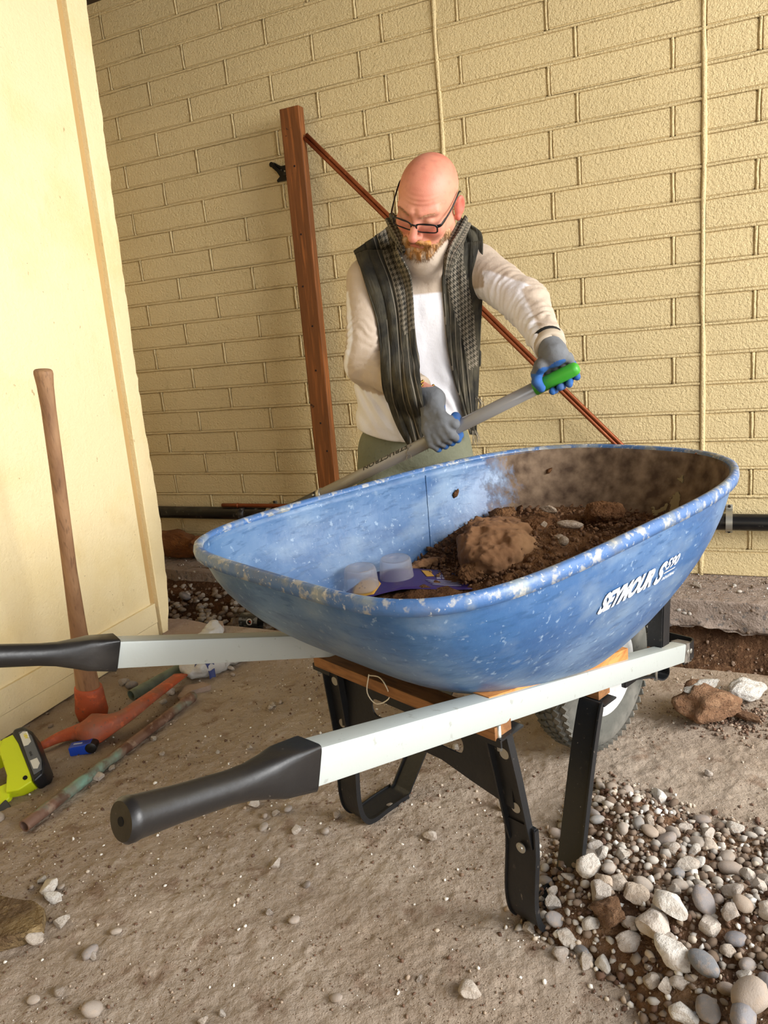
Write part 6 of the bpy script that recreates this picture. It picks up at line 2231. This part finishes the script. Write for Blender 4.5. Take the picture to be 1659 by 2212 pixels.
def card(name, poly, z, mat, warp=.012, th=.0008):
    bm = bmesh.new()
    vs = [bm.verts.new((x_, y_, 0)) for x_, y_ in poly]; f_ = bm.faces.new(vs)
    bmesh.ops.triangulate(bm, faces=bm.faces)
    for _ in range(3): bmesh.ops.subdivide_edges(bm, edges=bm.edges, cuts=1, use_grid_fill=True)
    for v in bm.verts: v.co.z = z + warp * (math.sin(v.co.x * 22 + 1) * .5 + (max(0, -v.co.x - .04)) * 3.0 * (v.co.y > .02))
    me = bpy.data.meshes.new(name); bm.to_mesh(me); bm.free()
    o = link_mesh(name, me, mat, pkg, True)
    md = o.modifiers.new('t', 'SOLIDIFY'); md.thickness = th
    return o


card('card', [(-.09, -.03), (-.075, .055), (.02, .065), (.12, .05), (.19, -.01), (.17, -.06), (.03, -.055), (-.05, -.07)], 0, purple)
card('yellow_print', [(-.075, -.055), (-.028, -.058), (-.012, -.01), (-.022, .03), (-.05, .042), (-.07, .0)], .0012, yel)
card('yellow_print', [(.075, .045), (.092, .043), (.100, .012), (.084, .010)], .0012, yel)
card('white_print', [(-.078, .050), (-.075, .078), (-.05, .090), (-.038, .070), (-.05, .055)], .0025, whc, warp=.02)
for k_, (xa, ya) in enumerate(((.105, .012), (.116, .012), (.104, -.002), (.115, -.002))):
    card('white_print', [(xa, ya), (xa + .009, ya), (xa + .009, ya + .010), (xa, ya + .010)], .0014, M('pale print', '#8f8ba0', .5) if k_ == 0 else bpy.data.materials['pale print'])
for k_ in range(4):
    card('white_print', [(.08 + k_ * .004, -.010 - .008 * k_), (.15, -.016 - .008 * k_), (.15, -.0185 - .008 * k_), (.08 + k_ * .004, -.0125 - .008 * k_)], .0014, bpy.data.materials['pale print'])
for k_, (x_, y_) in enumerate(((-.052, -.012), (.022, .022))):
    b_ = MB(); b_.lathe([(.0375, .000), (.036, .006), (.0335, .036), (.032, .041), (.0285, .0435), (.0282, .0425), (.0312, .040), (.0327, .036), (.0352, .006), (.0367, .0)], c=(x_, y_, .003), n=40, closed=True)
    b_.lathe([(0, .0436), (.009, .0436), (.010, .0445), (.012, .0445), (.013, .0436), (.029, .0436), (.029, .0428), (0, .0428)], c=(x_, y_, .003), n=40)
    b_.build('clear_dome', dome_m, pkg, smooth=True)
for x_, y_ in ((-.056, -.030), (-.050, -.022), (-.045, -.032), (-.06, -.010), (-.052, -.004)):
    b_ = MB(); b_.lathe([(0, -.001), (.0015, -.0005), (.002, 0), (.0012, .0008), (0, .001)], c=(x_, y_, .008), n=8); b_.build('soil_speck', soil_m, pkg)
# mud knots sticking to the tray
for (th, v, s_) in ((.95, .80, .010), (.55, .62, .013), (.42, .86, .008), (.75, .45, .008), (1.35, .30, .007)):
    p = tray_pt(th, v, .008)
    o = put('mud_knot', LMP[3].copy(), (0, 0, 0), 1, None, None)
    o.data.materials.clear(); o.data.materials.append(soil_m)
    o.parent = tray; o.location = p; o.scale = (s_, s_, s_ * .8); o.rotation_euler = (th, v * 3, 0)
o = put('mud_knot', WLP[1].copy(), (0, 0, 0), 1, None, None); o.data.materials.clear(); o.data.materials.append(M('rusty mud', '#8f5a3c', .95))
o.parent = tray; o.location = tray_pt(6.02, 1.0) + Vector((.006, -.012, .0)); o.scale = (.014, .006, .008)
# dried render splash on the inner front wall
V = []; F = []; nu, nv = 78, 102
for i_ in range(nu):
    for j_ in range(nv):
        th = 5.83 + .42 * i_ / (nu - 1); v = .50 + .42 * j_ / (nv - 1)
        V.append(tray_pt(th, v, .0065)[:])
keep_ = lambda I_, J_: (lambda i_, j_: float(fbm(np.array([i_ * .13, j_ * .10, 4.0]), 1.6, 4, 191)) + 1.0 - 1.6 * math.hypot((i_ - 12 - (j_ - 17) * .25) / 9, (j_ - 16) / 15) > 0)(I_ / 3, J_ / 3)
for i_ in range(nu - 1):
    for j_ in range(nv - 1):
        if keep_(i_, j_): F.append((i_ * nv + j_, (i_ + 1) * nv + j_, (i_ + 1) * nv + j_ + 1, i_ * nv + j_ + 1))
if F:
    o = mesh_from('mortar_splash', V, F, M('dried mortar', '#8f8060', .95, bump=((60, .002),)), tray, smooth=True)
    md = o.modifiers.new('t', 'SOLIDIFY'); md.thickness = .002; md.offset = 0
